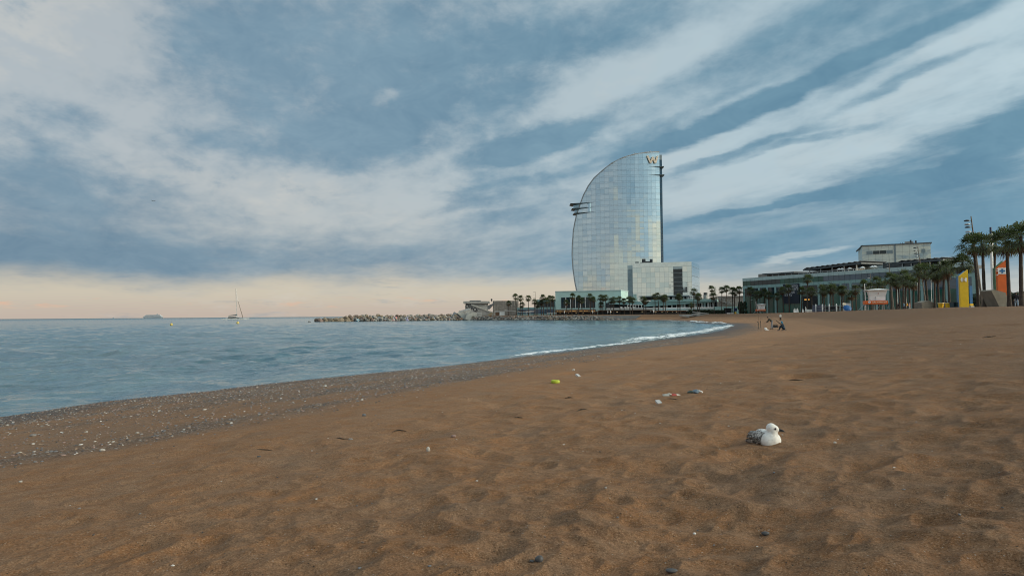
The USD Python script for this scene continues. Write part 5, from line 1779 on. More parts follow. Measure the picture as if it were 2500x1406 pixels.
# ------------------------------------------------------------------ beach bars, hedges and low screens below the buildings
def low_row():
    hedge = pbr("clipped_hedge", (0.022, 0.035, 0.018), 0.9, vary=0.5, scale=1.2, bump=1.0, bscale=3)
    rng = np.random.default_rng(12)

    def hedge_at(x0, x1, top, D0, D1, label):
        A, B = at(x0, 766, D0), at(x1, 766, D1)
        n = int(np.hypot(*(B - A)[:2]) / 0.8)
        m = MB()
        for k in range(n):
            c = A + (B - A) * (k + 0.5) / n
            z0 = gz(c[0], c[1])
            zt = at((x0 + x1) / 2, top, (D0 + D1) / 2)[2]
            h = (zt - z0)
            for q in range(3):
                v, f = rock(3000 + k * 5 + q, 0.85, (1, 0.9, 1.0), 22)
                m.add(v * [1, 1, h * 0.3] + [c[0] + rng.uniform(-.3, .3), c[1] + rng.uniform(-.4, .4), z0 + h * (0.18 + 0.3 * q) + rng.uniform(-0.1, 0.1)], f)
        single("hedge", m, hedge, label, "hedge")
    hedge_at(1680, 1742, 755.5, 312, 304, "dark clipped hedge below the beach club's right end")
    hedge_at(1742, 1772, 756.5, 304, 296, "dark ragged hedge below the concrete stairs")
    hedge_at(1804, 1822, 735, 292, 288, "tall dark shrub at the left end of the long glass building")
    hedge_at(2372, 2426, 716, 118, 112, "dark shrub row behind the palms between the yellow and orange signs")
    hedge_at(2462, 2530, 712, 108, 100, "dark shrub row behind the palms at the right edge")
    A, B = at(2404, 748, 89), at(2530, 746, 82)
    W = Wall(A, B)
    K = W.thing("planter_wall", "low dark planter wall at the foot of the first aid sign and the right-hand palms", "wall")
    K.part("wall", MB().box(0, W.L, 0, 0.7, 2.4, 3.55), pbr("dark_stone", (0.035, 0.03, 0.028), 0.85, vary=0.2))
    K.part("coping", MB().box(-0.05, W.L + 0.05, -0.05, 0.75, 3.551, 3.65), pbr("dark_coping", (0.06, 0.05, 0.045), 0.8, vary=0.15))
    A, B = at(1773, 766, 294), at(1792, 766, 291)
    T = Thing("dark_kiosk", "black kiosk behind the two white crates", "kiosk", (A[0], A[1], 2.2))
    T.part("cabin", MB().box(0, B[0] - A[0], 0, 3, 0, at(1780, 753, 292)[2] - 2.2), M_DARK)
    T.part("roof", MB().box(-0.2, B[0] - A[0] + 0.2, -0.2, 3.2, at(1780, 753, 292)[2] - 2.19, at(1780, 753, 292)[2] - 2.0), M_DARKSTEEL)
    # beach bar below the pavilion and club: dark timber fronts, white canopies
    for (x0, x1, top, D, name, lab, mat) in ((1356, 1460, 760, 352, "beach_bar", "dark timber beach bar under the lamps of the mint pavilion", M_WOOD),
                                            (1462, 1590, 756.5, 338, "beach_bar", "brown timber beach bar below the left half of the beach club", M_WOOD),
                                            (1592, 1678, 757.5, 326, "beach_bar", "brown timber beach bar below the beach club columns", M_WOOD)):
        A, B = at(x0, 766, D), at(x1, 766, D)
        z0 = gz(A[0], A[1])
        h = at((x0 + x1) / 2, top, D)[2] - z0
        T = Thing(name, lab, "beach bar", (A[0], A[1], z0), group="timber beach bars")
        Lx = B[0] - A[0]
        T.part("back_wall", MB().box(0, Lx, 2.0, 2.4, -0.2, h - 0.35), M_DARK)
        T.part("roof", MB().box(-0.3, Lx + 0.3, -0.3, 2.6, h - 0.34, h - 0.05), mat)
        n = int(Lx / 2.5)
        for k in range(n + 1):
            T.part("post", MB().box(Lx * k / n - 0.09, Lx * k / n + 0.09, -0.1, 0.1, -0.2, h - 0.341), M_DARK)
        T.part("counter", MB().box(0.5, Lx - 0.5, 0.3, 0.8, -0.1, 0.9), M_DARK)
        g = Graph()
        lampm = MATS.setdefault("bar_lamp", g.done("/World/Looks/bar_lamp", surface=g("emission", "emission", color=(1.0, 0.72, 0.38), strength=1.6)))
        for k in range(5):
            T.part("lamp", MB().ball((Lx * rng.uniform(0.1, 0.9), 0.6, h - 0.9), 0.13, 0), lampm)
    for (x0, x1, py, D, lab) in ((1208, 1232, 760, 362, "white flat-roofed cabin beside the concrete hall"), (1337, 1358, 763, 350, "white pergola frame left of the lamps"), (1284, 1304, 761, 358, "white pergola frame below the tall palms")):
        A, B = at(x0, 768, D), at(x1, 768, D)
        z0 = gz(A[0], A[1])
        h = at(x0, py, D)[2] - z0
        T = Thing("white_shelter", lab, "shelter", (A[0], A[1], z0), group="white beach shelters")
        Lx = B[0] - A[0]
        T.part("roof", MB().box(-0.1, Lx + 0.1, -0.1, 2.5, h - 0.2, h), M_WHITE)
        for x in (0.1, Lx / 2, Lx - 0.1):
            T.part("post", MB().box(x - 0.08, x + 0.08, 0, 0.16, -0.2, h - 0.201), M_WHITE)
        if x0 < 1220:
            T.part("back", MB().box(Lx * 0.5, Lx, 0.2, 2.3, -0.2, h - 0.202), M_WHITE)
            T.part("hatch", MB().box(0.2, Lx * 0.49, 0.3, 0.4, -0.1, h - 0.5), M_WOOD)
            T.part("shade_sail", MB().prism([(Lx, 0, h + 0.3), (Lx + 9, 0, h - 0.5), (Lx + 16, 0, h - 0.1), (Lx + 16, 0, h + 0.1), (Lx + 9, 0, h - 0.2), (Lx, 0, h + 0.6)], (0, 1.8, 0)), M_WHITE)
    # paved strip of the promenade along the top of the beach, and the kerb by the signs
    for k, (px, D) in enumerate(((1378, 348), (1447, 343), (1484, 338), (1490.5, 337), (1596, 324))):
        P = at(px, 769, D)
        P[2] = gz(*P[:2])
        T = Thing("folded_parasol", ["white folded parasol at the left end of the lamp-lit bar", "white folded parasol at the right end of the lamp-lit bar", "left of a pair of white folded parasols on the rocks", "right of a pair of white folded parasols on the rocks", "white folded parasol below the beach club"][k], "parasol", P, 0, "folded white parasols")
        T.part("pole", MB().tube([(0, 0, -0.2), (0, 0, 2.3)], 0.04, 5), M_STEEL)
        T.part("canvas", MB().lathe([(0.08, 0.8), (0.26, 1.2), (0.2, 1.9), (0.04, 2.4)], 8), M_WHITE)


low_row()


# ------------------------------------------------------------------ people
SKIN = pbr("skin", (0.42, 0.25, 0.18), 0.6, vary=0.05)
HAIR = pbr("dark_hair", (0.025, 0.018, 0.014), 0.7, vary=0.2)


def cloth(name, col):
    return pbr("cloth_" + name, col, 0.85, vary=0.15, scale=9)


def R3(axis, a):
    return trimesh.transformations.rotation_matrix(a, axis)[:3, :3]


def pose_standing(stride=0.0, bend=0.0, arms=((0.1, 0.1), (0.1, 0.1)), look=0.0):
    """Joints of a standing figure 1.75 m tall, facing +x, y to its left. arms: (forward swing, elbow bend) of the left and right arm."""
    J = {}
    hip = np.array([0, 0, 0.93])
    for s, n in ((1, "l"), (-1, "r")):
        sw = stride * s
        J["hip_" + n] = hip + [0, 0.09 * s, 0]
        J["knee_" + n] = J["hip_" + n] + [0.42 * math.sin(sw) + 0.02, 0.01 * s, -0.42 * math.cos(sw)]
        lo = sw - abs(stride) * 0.35
        J["ankle_" + n] = J["knee_" + n] + [0.42 * math.sin(lo), 0, -0.42 * math.cos(lo)]
    up = np.array([math.sin(bend), 0, math.cos(bend)])
    fw = np.array([math.cos(bend), 0, -math.sin(bend)])
    J["pelvis"] = hip + [0, 0, 0.02]
    J["waist"] = hip + up * 0.18
    J["chest"] = hip + up * 0.36
    J["neck"] = hip + up * 0.53
    hb = bend * 1.15
    J["head"] = J["neck"] + np.array([math.sin(hb), 0, math.cos(hb)]) * 0.17
    J["headrot"] = hb
    for s, n, (a, e) in ((1, "l", arms[0]), (-1, "r", arms[1])):
        sh = hip + up * 0.475 + np.array([0, 0.185 * s, 0])
        d1 = np.array([math.sin(a), 0.10 * s, -math.cos(a)])
        J["shoulder_" + n] = sh
        J["elbow_" + n] = sh + nrm(d1) * 0.29
        d2 = np.array([math.sin(a + e), -0.02 * s, -math.cos(a + e)])
        J["wrist_" + n] = J["elbow_" + n] + nrm(d2) * 0.26
        J["handdir_" + n] = nrm(d2)
    return J


def pose_sitting(seat=0.13):
    J = {}
    hip = np.array([0, 0, seat + 0.1])
    bend = 0.32
    for s, n in ((1, "l"), (-1, "r")):
        J["hip_" + n] = hip + [0, 0.1 * s, 0]
        J["knee_" + n] = hip + [0.34, 0.13 * s, 0.26]
        J["ankle_" + n] = np.array([0.62 if s > 0 else 0.50, 0.13 * s, 0.08])
    up, fw = np.array([math.sin(bend), 0, math.cos(bend)]), None
    J["pelvis"], J["waist"], J["chest"], J["neck"] = hip, hip + up * 0.18, hip + up * 0.36, hip + up * 0.53
    J["head"] = J["neck"] + [0.07, 0, 0.16]
    J["headrot"] = 0.3
    for s, n in ((1, "l"), (-1, "r")):
        J["shoulder_" + n] = hip + up * 0.475 + np.array([0, 0.185 * s, 0])
        J["elbow_" + n] = J["shoulder_" + n] + nrm([0.45, 0.25 * s, -0.85]) * 0.29
        J["handdir_" + n] = nrm([0.9, -0.35 * s, 0.15])
        J["wrist_" + n] = J["elbow_" + n] + J["handdir_" + n] * 0.26
    return J


def person(label, P, rot, J, top, bottom, hair=HAIR, hat=None, shoes=None, long_coat=False, scale=1.0, group=None):
    T = Thing("person", label, "person", P, rot, group)
    B = []
    add = lambda a, b, ra, rb: B.append((J[a] if isinstance(a, str) else a, J[b] if isinstance(b, str) else b, ra, rb))
    for n in "lr":
        add("hip_" + n, "knee_" + n, 0.085, 0.058)
        add("knee_" + n, "ankle_" + n, 0.055, 0.036)
        ft = nrm((J["ankle_" + n] - J["hip_" + n]) * [1, 1, 0] * 0.01 + [1, 0, 0])
        B.append((J["ankle_" + n] + [-0.03, 0, -0.035], J["ankle_" + n] + ft * 0.15 + [0, 0, -0.05], 0.036, 0.028))
        B.append((J["ankle_" + n], J["ankle_" + n] + [-0.03, 0, -0.035], 0.036, 0.036))
        add("chest", "shoulder_" + n, 0.10, 0.055)
        add("shoulder_" + n, "elbow_" + n, 0.05, 0.038)
        add("elbow_" + n, "wrist_" + n, 0.036, 0.026)
        h, w = J["handdir_" + n], J["wrist_" + n]
        side = nrm(np.cross(h, [0.3, 1, 0.2]))
        palm = w + h * 0.07
        B.append((w, palm, 0.024, 0.030))
        for k in range(4):
            o = side * (k - 1.5) * 0.02
            B.append((palm + o * 0.9, palm + o + h * (0.045 if k in (0, 3) else 0.055), 0.011, 0.009))
            B.append((palm + o + h * (0.045 if k in (0, 3) else 0.055), palm + o * 0.9 + h * (0.075 if k in (0, 3) else 0.09) + np.cross(side, h) * 0.012, 0.009, 0.008))
        B.append((w + h * 0.025 + side * 0.02, w + h * 0.075 + side * 0.055, 0.011, 0.009))
    add("pelvis", "waist", 0.125, 0.115)
    add("waist", "chest", 0.115, 0.13)
    add("chest", "neck", 0.13, 0.06)
    add("neck", "head", 0.052, 0.06)
    Rh = R3([0, 1, 0], J["headrot"] * 0.6)
    hd = J["head"]
    B.append((hd + Rh @ np.array([-0.012, 0, 0.035]), hd + Rh @ np.array([0.022, 0, -0.035]), 0.088, 0.062))
    B.append((hd + Rh @ np.array([0.082, 0, 0.0]), hd + Rh @ np.array([0.098, 0, -0.022]), 0.012, 0.016))      # nose
    for s in (1, -1):
        B.append((hd + Rh @ np.array([0.0, 0.082 * s, 0.012]), hd + Rh @ np.array([0.0, 0.08 * s, -0.018]), 0.014, 0.012))   # ears
    B = [(np.asarray(a) * scale, np.asarray(b) * scale, ra * scale, rb * scale) for a, b, ra, rb in B]
    T.part("body", union_bones(B, 0.05, 4, 12), SKIN, smooth=True)
    for s in (1, -1):
        T.part("eye", MB().ball((hd + Rh @ np.array([0.078, 0.03 * s, 0.018])) * scale, 0.011, 1), M_DARKSTEEL)
    T.part("mouth", MB().rbox((hd + Rh @ np.array([0.083, 0, -0.052])) * scale, (0.012, 0.045, 0.01)), pbr("lips", (0.3, 0.12, 0.1), 0.5, vary=0.02))
    g = lambda bones: union_bones([(np.asarray(J[a] if isinstance(a, str) else a) * scale, np.asarray(J[b] if isinstance(b, str) else b) * scale, ra * scale, rb * scale) for a, b, ra, rb in bones], 0.06, 3, 12)
    tb = [("pelvis", "waist", 0.145 if not long_coat else 0.17, 0.14), ("waist", "chest", 0.14, 0.15), ("chest", "neck", 0.148, 0.075)]
    for n in "lr":
        tb += [("chest", "shoulder_" + n, 0.115, 0.072), ("shoulder_" + n, "elbow_" + n, 0.068, 0.056), ("elbow_" + n, J["wrist_" + n] - J["handdir_" + n] * 0.03, 0.054, 0.042)]
        if long_coat:
            tb += [("pelvis", J["hip_" + n] + (J["knee_" + n] - J["hip_" + n]) * 0.25, 0.15, 0.12)]
    T.part("jacket", g(tb), top, smooth=True)
    lb = []
    for n in "lr":
        lb += [("pelvis", "hip_" + n, 0.135, 0.105), ("hip_" + n, "knee_" + n, 0.102, 0.075), ("knee_" + n, J["ankle_" + n] + (J["knee_" + n] - J["ankle_" + n]) * 0.12, 0.072, 0.06)]
    T.part("trousers", g(lb), bottom, smooth=True)
    for n in "lr":
        a = J["ankle_" + n]
        T.part("shoe", union_bones([((a + [-0.035, 0, -0.035]) * scale, (a + [0.16, 0, -0.05]) * scale, 0.047 * scale, 0.036 * scale)], None, 0, 12), shoes or M_DARKSTEEL, smooth=True)
    if hat is not None:
        T.part("hood", union_bones([(hd + Rh @ np.array([-0.02, 0, 0.05]), hd + Rh @ np.array([-0.03, 0, -0.05]), 0.105, 0.10)], None, 0, 14), hat, smooth=True)
    else:
        T.part("hair", union_bones([((hd + Rh @ np.array([-0.028, 0, 0.06])) * scale, (hd + Rh @ np.array([-0.038, 0, -0.01])) * scale, 0.088 * scale, 0.082 * scale)], None, 0, 14), hair, smooth=True)
    return T


def people():
    # the two anglers at the water's edge
    P = hit(1885, 803.5)
    person("bent-over angler in dark camouflage jacket and grey trousers, head down", P, math.radians(165), pose_standing(0.12, 0.75, ((0.35, 0.4), (0.5, 0.5))), cloth("camouflage", (0.06, 0.05, 0.035)), cloth("grey_trousers", (0.20, 0.21, 0.23)))
    Q = hit(1914, 807)
    person("seated angler in dark blue clothes with a bright blue hood, legs drawn up", Q, math.radians(180), pose_sitting(), cloth("navy_coat", (0.02, 0.045, 0.07)), cloth("black_trousers", (0.012, 0.014, 0.02)), hat=cloth("blue_hood", (0.03, 0.22, 0.36)), long_coat=True)
    C = Thing("folding_stool", "low folding stool under the angler with the blue hood", "stool", Q)
    C.part("seat", MB().box(-0.2, 0.2, -0.2, 0.2, 0.07, 0.10), M_DARK)
    for x in (-0.16, 0.16):
        C.part("leg", MB().tube([(x, -0.18, -0.03), (x, 0.18, 0.07)], 0.015, 5).tube([(x, 0.18, -0.03), (x, -0.18, 0.07)], 0.015, 5), M_STEEL)
    rod = Thing("fishing_rod", "thick dark rod case slanting up to the left beside the blue-hooded angler", "fishing rod", Q)
    e = at(1892, 782, Q[1]) - Q
    rod.part("case", MB().tube([(-0.18, -0.25, 0.5), (e[0], -0.3, e[2])], [0.045, 0.03], 6), M_DARK)
    for px, base, top, lab in ((1851.5, 803.5, 765, "tall thin upright fishing rod on a sand spike, the left one"), (1857.5, 800, 768, "second upright fishing rod, right of the taller one")):
        S = hit(px, base)
        t = at(px - 0.8, top, S[1])
        R = Thing("fishing_rod", lab, "fishing rod", S, group="upright fishing rods")
        R.part("spike", MB().tube([(0, 0, -0.15), (0, 0, 0.95)], 0.035, 6), M_DARK)
        R.part("rod", MB().tube([(0, 0, 0.9), (t[0] - S[0], 0, t[2] - S[2])], [0.022, 0.008], 5), M_WOOD)
        R.part("reel", MB().ball((-0.06, 0, 0.9), (0.07, 0.05, 0.07), 1), M_DARKSTEEL)
    S = hit(1869, 806)
    v, f = rock(41, 0.24, (0.7, 0.6, 1.0), 20)
    bag = Thing("plastic_bag", "white plastic bag on the sand between the rods and the anglers", "bag", S)
    bag.part("bag", (v + [0, 0, 0.18], f), M_WHITE)
    bag.part("loose_end", MB().hull([(0.05, -0.1, 0), (0.45, -0.12, 0.0), (0.40, 0.1, 0.02), (0.05, 0.1, 0.16), (0.1, 0, 0.2)]), M_WHITE)
    S = hit(1893.5, 799.5)
    k = Thing("tackle_bag", "black tackle bag on the sand right beside the bent-over angler", "bag", S)
    k.part("body", MB().hull([(-0.3, -0.2, 0), (0.3, -0.2, 0), (0.3, 0.2, 0), (-0.3, 0.2, 0), (-0.26, -0.16, 0.36), (0.26, -0.16, 0.36), (0.26, 0.16, 0.36), (-0.26, 0.16, 0.36)]), M_DARK)
    k.part("strap", MB().tube([(-0.2, 0, 0.34), (0, 0, 0.5), (0.2, 0, 0.34)], 0.018, 5), M_DARKSTEEL)
    # the stroller on the far sand
    S = hit(1905.5, 784)
    person("person in white top and black trousers walking on the far sand beyond the anglers", S, math.radians(250), pose_standing(0.2, 0.05, ((-0.2, 0.2), (0.3, 0.6))), cloth("white_top", (0.62, 0.62, 0.58)), cloth("black_trousers", (0.012, 0.014, 0.02)), shoes=M_WHITE)
    # along the promenade
    def walker(px, base, D, lab, rot, top, bottom, stride=0.25, scale=1.0, hat=None, on=0.0):
        P = at(px, base, D)
        P[2] = on or gz(P[0], P[1])
        person(lab, P, math.radians(rot), pose_standing(stride, 0.05, ((0.3, 0.3), (-0.3, 0.3))), cloth(*top), cloth(*bottom), scale=scale, hat=hat)
    walker(2446.5, 745, 86.6, "person in black jacket standing on the low wall half hidden by the big leaning slab", 200, ("black_jacket", (0.015, 0.015, 0.02)), ("dark_trousers", (0.03, 0.03, 0.035)), 0.1, 1.02, on=3.65)
    walker(2482, 744, 80, "person in black jacket and pale blue jeans at the right edge", 60, ("black_jacket", (0.015, 0.015, 0.02)), ("pale_jeans", (0.25, 0.33, 0.42)), 0.3)
    walker(2411, 746, 88, "person in dark green jacket between palm trunks left of the big leaning slab", 300, ("green_jacket", (0.02, 0.05, 0.04)), ("dark_trousers", (0.03, 0.03, 0.035)), 0.3, 1.05)
    walker(2207.5, 753, 152, "person in pale blue shirt left of the orange-yellow clad walker", 190, ("pale_blue_shirt", (0.20, 0.33, 0.42)), ("navy_trousers", (0.02, 0.025, 0.045)))
    walker(2215.5, 752, 150, "person in bright orange-yellow top among dark figures under the palms", 170, ("orange_top", (0.75, 0.36, 0.03)), ("dark_trousers", (0.03, 0.03, 0.035)))
    walker(2220.5, 752, 151, "person in pink shirt and white trousers beside the orange-yellow clad walker", 350, ("pink_shirt", (0.55, 0.33, 0.36)), ("white_trousers", (0.55, 0.55, 0.52)))
    walker(2232.5, 751, 148, "person in navy jacket with grey trousers, left of the tall tilted mast", 180, ("navy_jacket", (0.02, 0.025, 0.06)), ("mid_grey_trousers", (0.22, 0.23, 0.27)))
    walker(2193, 754, 156, "person in black, leftmost of the group under the palms", 20, ("black_jacket", (0.015, 0.015, 0.02)), ("dark_trousers", (0.03, 0.03, 0.035)), 0.1)
    walker(2311, 747, 124, "person in dark clothes behind the yellow litter tubs", 180, ("navy_jacket", (0.02, 0.025, 0.06)), ("dark_trousers", (0.03, 0.03, 0.035)))
    walker(2112, 758, 150, "person with white trousers left of the near lifeguard hut", 200, ("grey_shirt", (0.25, 0.26, 0.28)), ("white_trousers", (0.55, 0.55, 0.52)))
    walker(2168, 756, 140, "person in dark green standing right of the near lifeguard hut", 10, ("green_jacket", (0.02, 0.05, 0.04)), ("dark_trousers", (0.03, 0.03, 0.035)))
    walker(1877, 766.5, 262, "tiny person in black walking right of the far lifeguard hut", 0, ("black_jacket", (0.015, 0.015, 0.02)), ("dark_trousers", (0.03, 0.03, 0.035)))


people()


# ------------------------------------------------------------------ the gull
def gull():
    P = hit(1870, 1073)
    s = 90 / FPX * P[1] / 0.352
    yaw = math.radians(-74)
    T = Thing("gull", "young white and grey-brown mottled gull resting on the sand, head turned right", "gull", P + [0, 0, -0.022 * s], yaw)
    # body axis: breast at +x, tail at -x
    H = np.array([0.088, 0.010, 0.178])
    hy = math.radians(58)
    hx = np.array([math.cos(hy), math.sin(hy), -0.10])
    hs = np.array([-math.sin(hy), math.cos(hy), 0])
    E = lambda c, r: trimesh.Trimesh(trimesh.creation.icosphere(3, 1.0).vertices * np.array(r) + np.array(c), trimesh.creation.icosphere(3, 1.0).faces)
    M = manifold3d.Manifold
    W = lambda bones: [M.batch_hull([M.sphere(ra, 24).translate(tuple(map(float, np.array(p)))), M.sphere(rb, 24).translate(tuple(map(float, np.array(q))))]) for p, q, ra, rb in bones]
    torso = [((0.062, 0.030, 0.068), 0.074), ((0.062, -0.030, 0.068), 0.074), ((0.07, 0, 0.082), 0.076), ((-0.05, 0.034, 0.068), 0.070), ((-0.05, -0.034, 0.068), 0.070), ((-0.06, 0, 0.085), 0.074)]
    bones = [((-0.06, 0, 0.085), (-0.17, 0, 0.075), 0.074, 0.036),
             ((0.070, 0, 0.090), H + [-0.012, 0, -0.050], 0.074, 0.054), (H + [-0.012, 0, -0.050], H, 0.054, 0.043),
             (H - hx * 0.012 + [0, 0, 0.006], H + hx * 0.018, 0.046, 0.038), (H + hx * 0.018, H + hx * 0.042 - [0, 0, 0.006], 0.034, 0.018)]
    trunk = M.batch_hull([M.sphere(r * s, 32).translate(tuple(float(q) * s for q in c)) for c, r in torso])
    m = M.batch_boolean([trunk] + W([(np.array(p) * s, np.array(q) * s, a * s, b * s) for p, q, a, b in bones]), manifold3d.OpType.Add).refine_to_length(0.009 * s).to_mesh()
    t = trimesh.Trimesh(m.vert_properties[:, :3], m.tri_verts, process=True)
    trimesh.smoothing.filter_taubin(t, lamb=0.5, nu=0.52, iterations=28)
    v = np.array(t.vertices)
    v += 0.0016 * s * (meshkit.fbm(v / s * 55, 3, 5)[:, None] - 0.5) * np.array(t.vertex_normals) * 2
    g = Graph()
    o = g("texture_coordinate", "object")
    sp = str(g("separate_xyz", "x", vector=o)).split(".")[0]
    x, z = Out(sp + ".x"), Out(sp + ".z")
    n = g.noise(o, 55.0 / s, 4.0, 0.6)
    n2 = g.noise(o, 19.0 / s, 3.0, 0.6)
    white = g.mix(g.mr(n2, 0.35, 0.7), (0.72, 0.71, 0.68), (0.62, 0.60, 0.56))
    # grey-brown streaking of the back, fading onto the nape and flanks
    back = g.mr(g.m("add", g.m("multiply", x, -1.0 / s), g.m("multiply", g.m("subtract", n2, 0.5), 0.12)), -0.03, 0.05)
    upper = g.mr(g.m("multiply", z, 1.0 / s), 0.09, 0.13)
    fl = g.m("multiply", g.mr(n, 0.52, 0.60), g.m("multiply", back, g.m("add", g.m("multiply", upper, 0.75), 0.25)))
    col = g.mix(g.m("multiply", g.m("multiply", back, upper), 0.55), white, (0.36, 0.345, 0.335))
    col = g.mix(g.m("multiply", fl, 0.9), col, (0.09, 0.078, 0.068))
    col = g.mix(g.m("multiply", g.mr(n, 0.56, 0.68), 0.40), col, (0.34, 0.31, 0.28))
    mat = g.done("/World/Looks/gull_plumage", surface=g("principled_bsdf", "BSDF", base_color=col, roughness=0.9, normal=g("bump", "normal", height=g.noise(o, 150.0 / s, 3.0, 0.6), strength=0.25, distance=0.004), sheen_weight=0.2))
    T.part("body", (v, t.faces), mat, smooth=True)
    # bill: dark, hooked at the tip
    base = H + hx * 0.044 + np.array([0, 0, -0.006])
    dark = pbr("gull_bill", (0.022, 0.02, 0.02), 0.4, vary=0.2, scale=40)
    up = np.array([0, 0, 1.0])
    def bill(z0, z1, tip_drop, length, name):
        v, f = [], []
        n_ = 9
        for i in range(n_):
            u = i / (n_ - 1)
            c = base + hx * (length * u) + up * (-tip_drop * max(0, u - 0.62) ** 2 * 7)
            hw = 0.0125 * (1 - u) ** 0.55 + 0.0012
            zt, zb = z0 * (1 - 0.72 * u ** 1.6), z1 * (1 - 0.72 * u ** 1.6)
            for k in range(8):
                a = 2 * PI * k / 8
                v.append(c + hs * hw * math.cos(a) + up * ((zt + zb) / 2 + (zt - zb) / 2 * math.sin(a)))
        for i in range(n_ - 1):
            for k in range(8):
                a, b = i * 8 + k, i * 8 + (k + 1) % 8
                f += [[a, b, b + 8], [a, b + 8, a + 8]]
        e = (n_ - 1) * 8
        f += [[e, e + k, e + k + 1] for k in range(1, 7)]
        T.part(name, (np.array(v) * s, np.array(f)), dark, smooth=True)
    bill(0.0185, -0.001, 0.012, 0.066, "upper_bill")
    bill(-0.0015, -0.0145, 0.005, 0.058, "lower_bill")
    for q in (-1, 1):
        c = H + hx * 0.020 + hs * (0.0335 * q) + up * 0.008
        T.part("eye", MB().ball(c * s, 0.0112 * s, 2), pbr("gull_eye", (0.008, 0.007, 0.007), 0.1, vary=0), smooth=True)
        T.part("eye_patch", MB().add(*((lambda m: (m.vertices @ np.array([hx / np.linalg.norm(hx), hs, up]) * 1.0 * s + (H + hx * 0.013 + hs * (0.0315 * q) + up * 0.006) * s, m.faces))(E((0, 0, 0), (0.021, 0.006, 0.0065))))), pbr("gull_smudge", (0.16, 0.15, 0.14), 0.9, vary=0.4, scale=60), smooth=True)
    # folded wings: overlapping feather rows on each flank, dark primaries reaching back past the tail
    def feather_mat(name, a, b):
        g = Graph()
        n = g.noise(g("texture_coordinate", "object"), 48.0 / s, 4.0, 0.65)
        col = g.mix(g.mr(n, 0.44, 0.58), a, b)
        return g.done("/World/Looks/" + name, surface=g("principled_bsdf", "BSDF", base_color=col, roughness=0.85))
    fm = [feather_mat("wing_feather_grey", (0.11, 0.10, 0.092), (0.48, 0.455, 0.42)), feather_mat("wing_feather_brown", (0.07, 0.052, 0.042), (0.33, 0.27, 0.22)), feather_mat("wing_feather_dark", (0.03, 0.028, 0.027), (0.16, 0.145, 0.13))]

    def blade(root, tip, width, normal, mat, under):
        root, tip, normal = np.array(root), np.array(tip), nrm(normal)
        d = tip - root
        sd = nrm(np.cross(d, normal))
        P_ = []
        for u, w in ((0, 0.35), (0.3, 0.9), (0.65, 1.0), (0.88, 0.7), (1.0, 0.12)):
            c = root + d * u
            P_ += [c + sd * width * w / 2, c - sd * width * w / 2, c + normal * width * 0.13 * w]
        f = []
        for i in range(4):
            a = i * 3
            for (p, q) in ((0, 2), (2, 1), (1, 0)):
                f += [[a + p, a + q, a + q + 3], [a + p, a + q + 3, a + p + 3]]
        f += [[0, 1, 2], [12, 14, 13]]
        T.part("feather", (np.array(P_) * s, np.array(f)), mat, under=under, smooth=True)
    rng = np.random.default_rng(4)
    for q, nm in ((-1, "near"), (1, "far")):
        shell = []
        N, K = 14, 12
        for i in range(N):
            u = i / (N - 1)
            cx = 0.075 - 0.255 * u
            for k in range(K):
                a = -0.95 + 1.95 * k / (K - 1)
                rad = (0.108 * (1 - 0.5 * u ** 2) + 0.004) * (0.86 + 0.14 * math.sin(PI * min(u * 1.6, 1.0)))
                shell.append((cx - 0.012 * k / K, q * (rad * math.cos(a) + 0.006), 0.074 + rad * 0.82 * math.sin(a) + 0.012 * u))
        shell = np.array(shell)
        shell += 0.002 * (meshkit.fbm(shell * 60, 3, 9)[:, None] - 0.5)
        f = []
        for i in range(N - 1):
            for k in range(K - 1):
                a = i * K + k
                tri_ = [[a, a + 1, a + K + 1], [a, a + K + 1, a + K]]
                f += tri_ if q > 0 else [t_[::-1] for t_ in tri_]
        wing = T.part("wing", (shell * s, np.array(f)), fm[0], label="folded mottled wing on the %s side" % nm, smooth=True)
        for row, (z0, x0, ln, wd, cnt, mt) in enumerate(((0.060, 0.07, 0.085, 0.034, 5, 1), (0.085, 0.065, 0.08, 0.032, 6, 0), (0.110, 0.05, 0.075, 0.03, 6, 0), (0.045, 0.035, 0.10, 0.034, 5, 1))):
            for k in range(cnt):
                xx = x0 - k * 0.034 + rng.uniform(-0.005, 0.005)
                sw = 0.116 if z0 < 0.1 else 0.098
                shrink = 1 - 0.28 * max(0, -xx - 0.03) / 0.13
                blade((xx, q * sw * shrink, z0), (xx - ln, q * (sw - 0.016) * shrink, z0 - 0.018), wd, (0.25, q, 0.25), fm[mt if rng.random() < 0.7 else 1], wing)
        for k in range(5):
            blade((-0.05 - 0.012 * k, q * (0.088 - 0.006 * k), 0.055 + 0.012 * k), (-0.20 - 0.012 * k, q * (0.045 - 0.008 * k), 0.048 + 0.009 * k), 0.024, (0.1, q, 0.45), fm[2], wing)
    for k in range(5):
        a = (k - 2) * 0.14
        blade((-0.15, (k - 2) * 0.012, 0.068), (-0.255 * math.cos(a), -0.25 * math.sin(a) * 0.5, 0.052), 0.032, (0.1, 0, 1), fm[0 if k % 2 else 2], None)


gull()


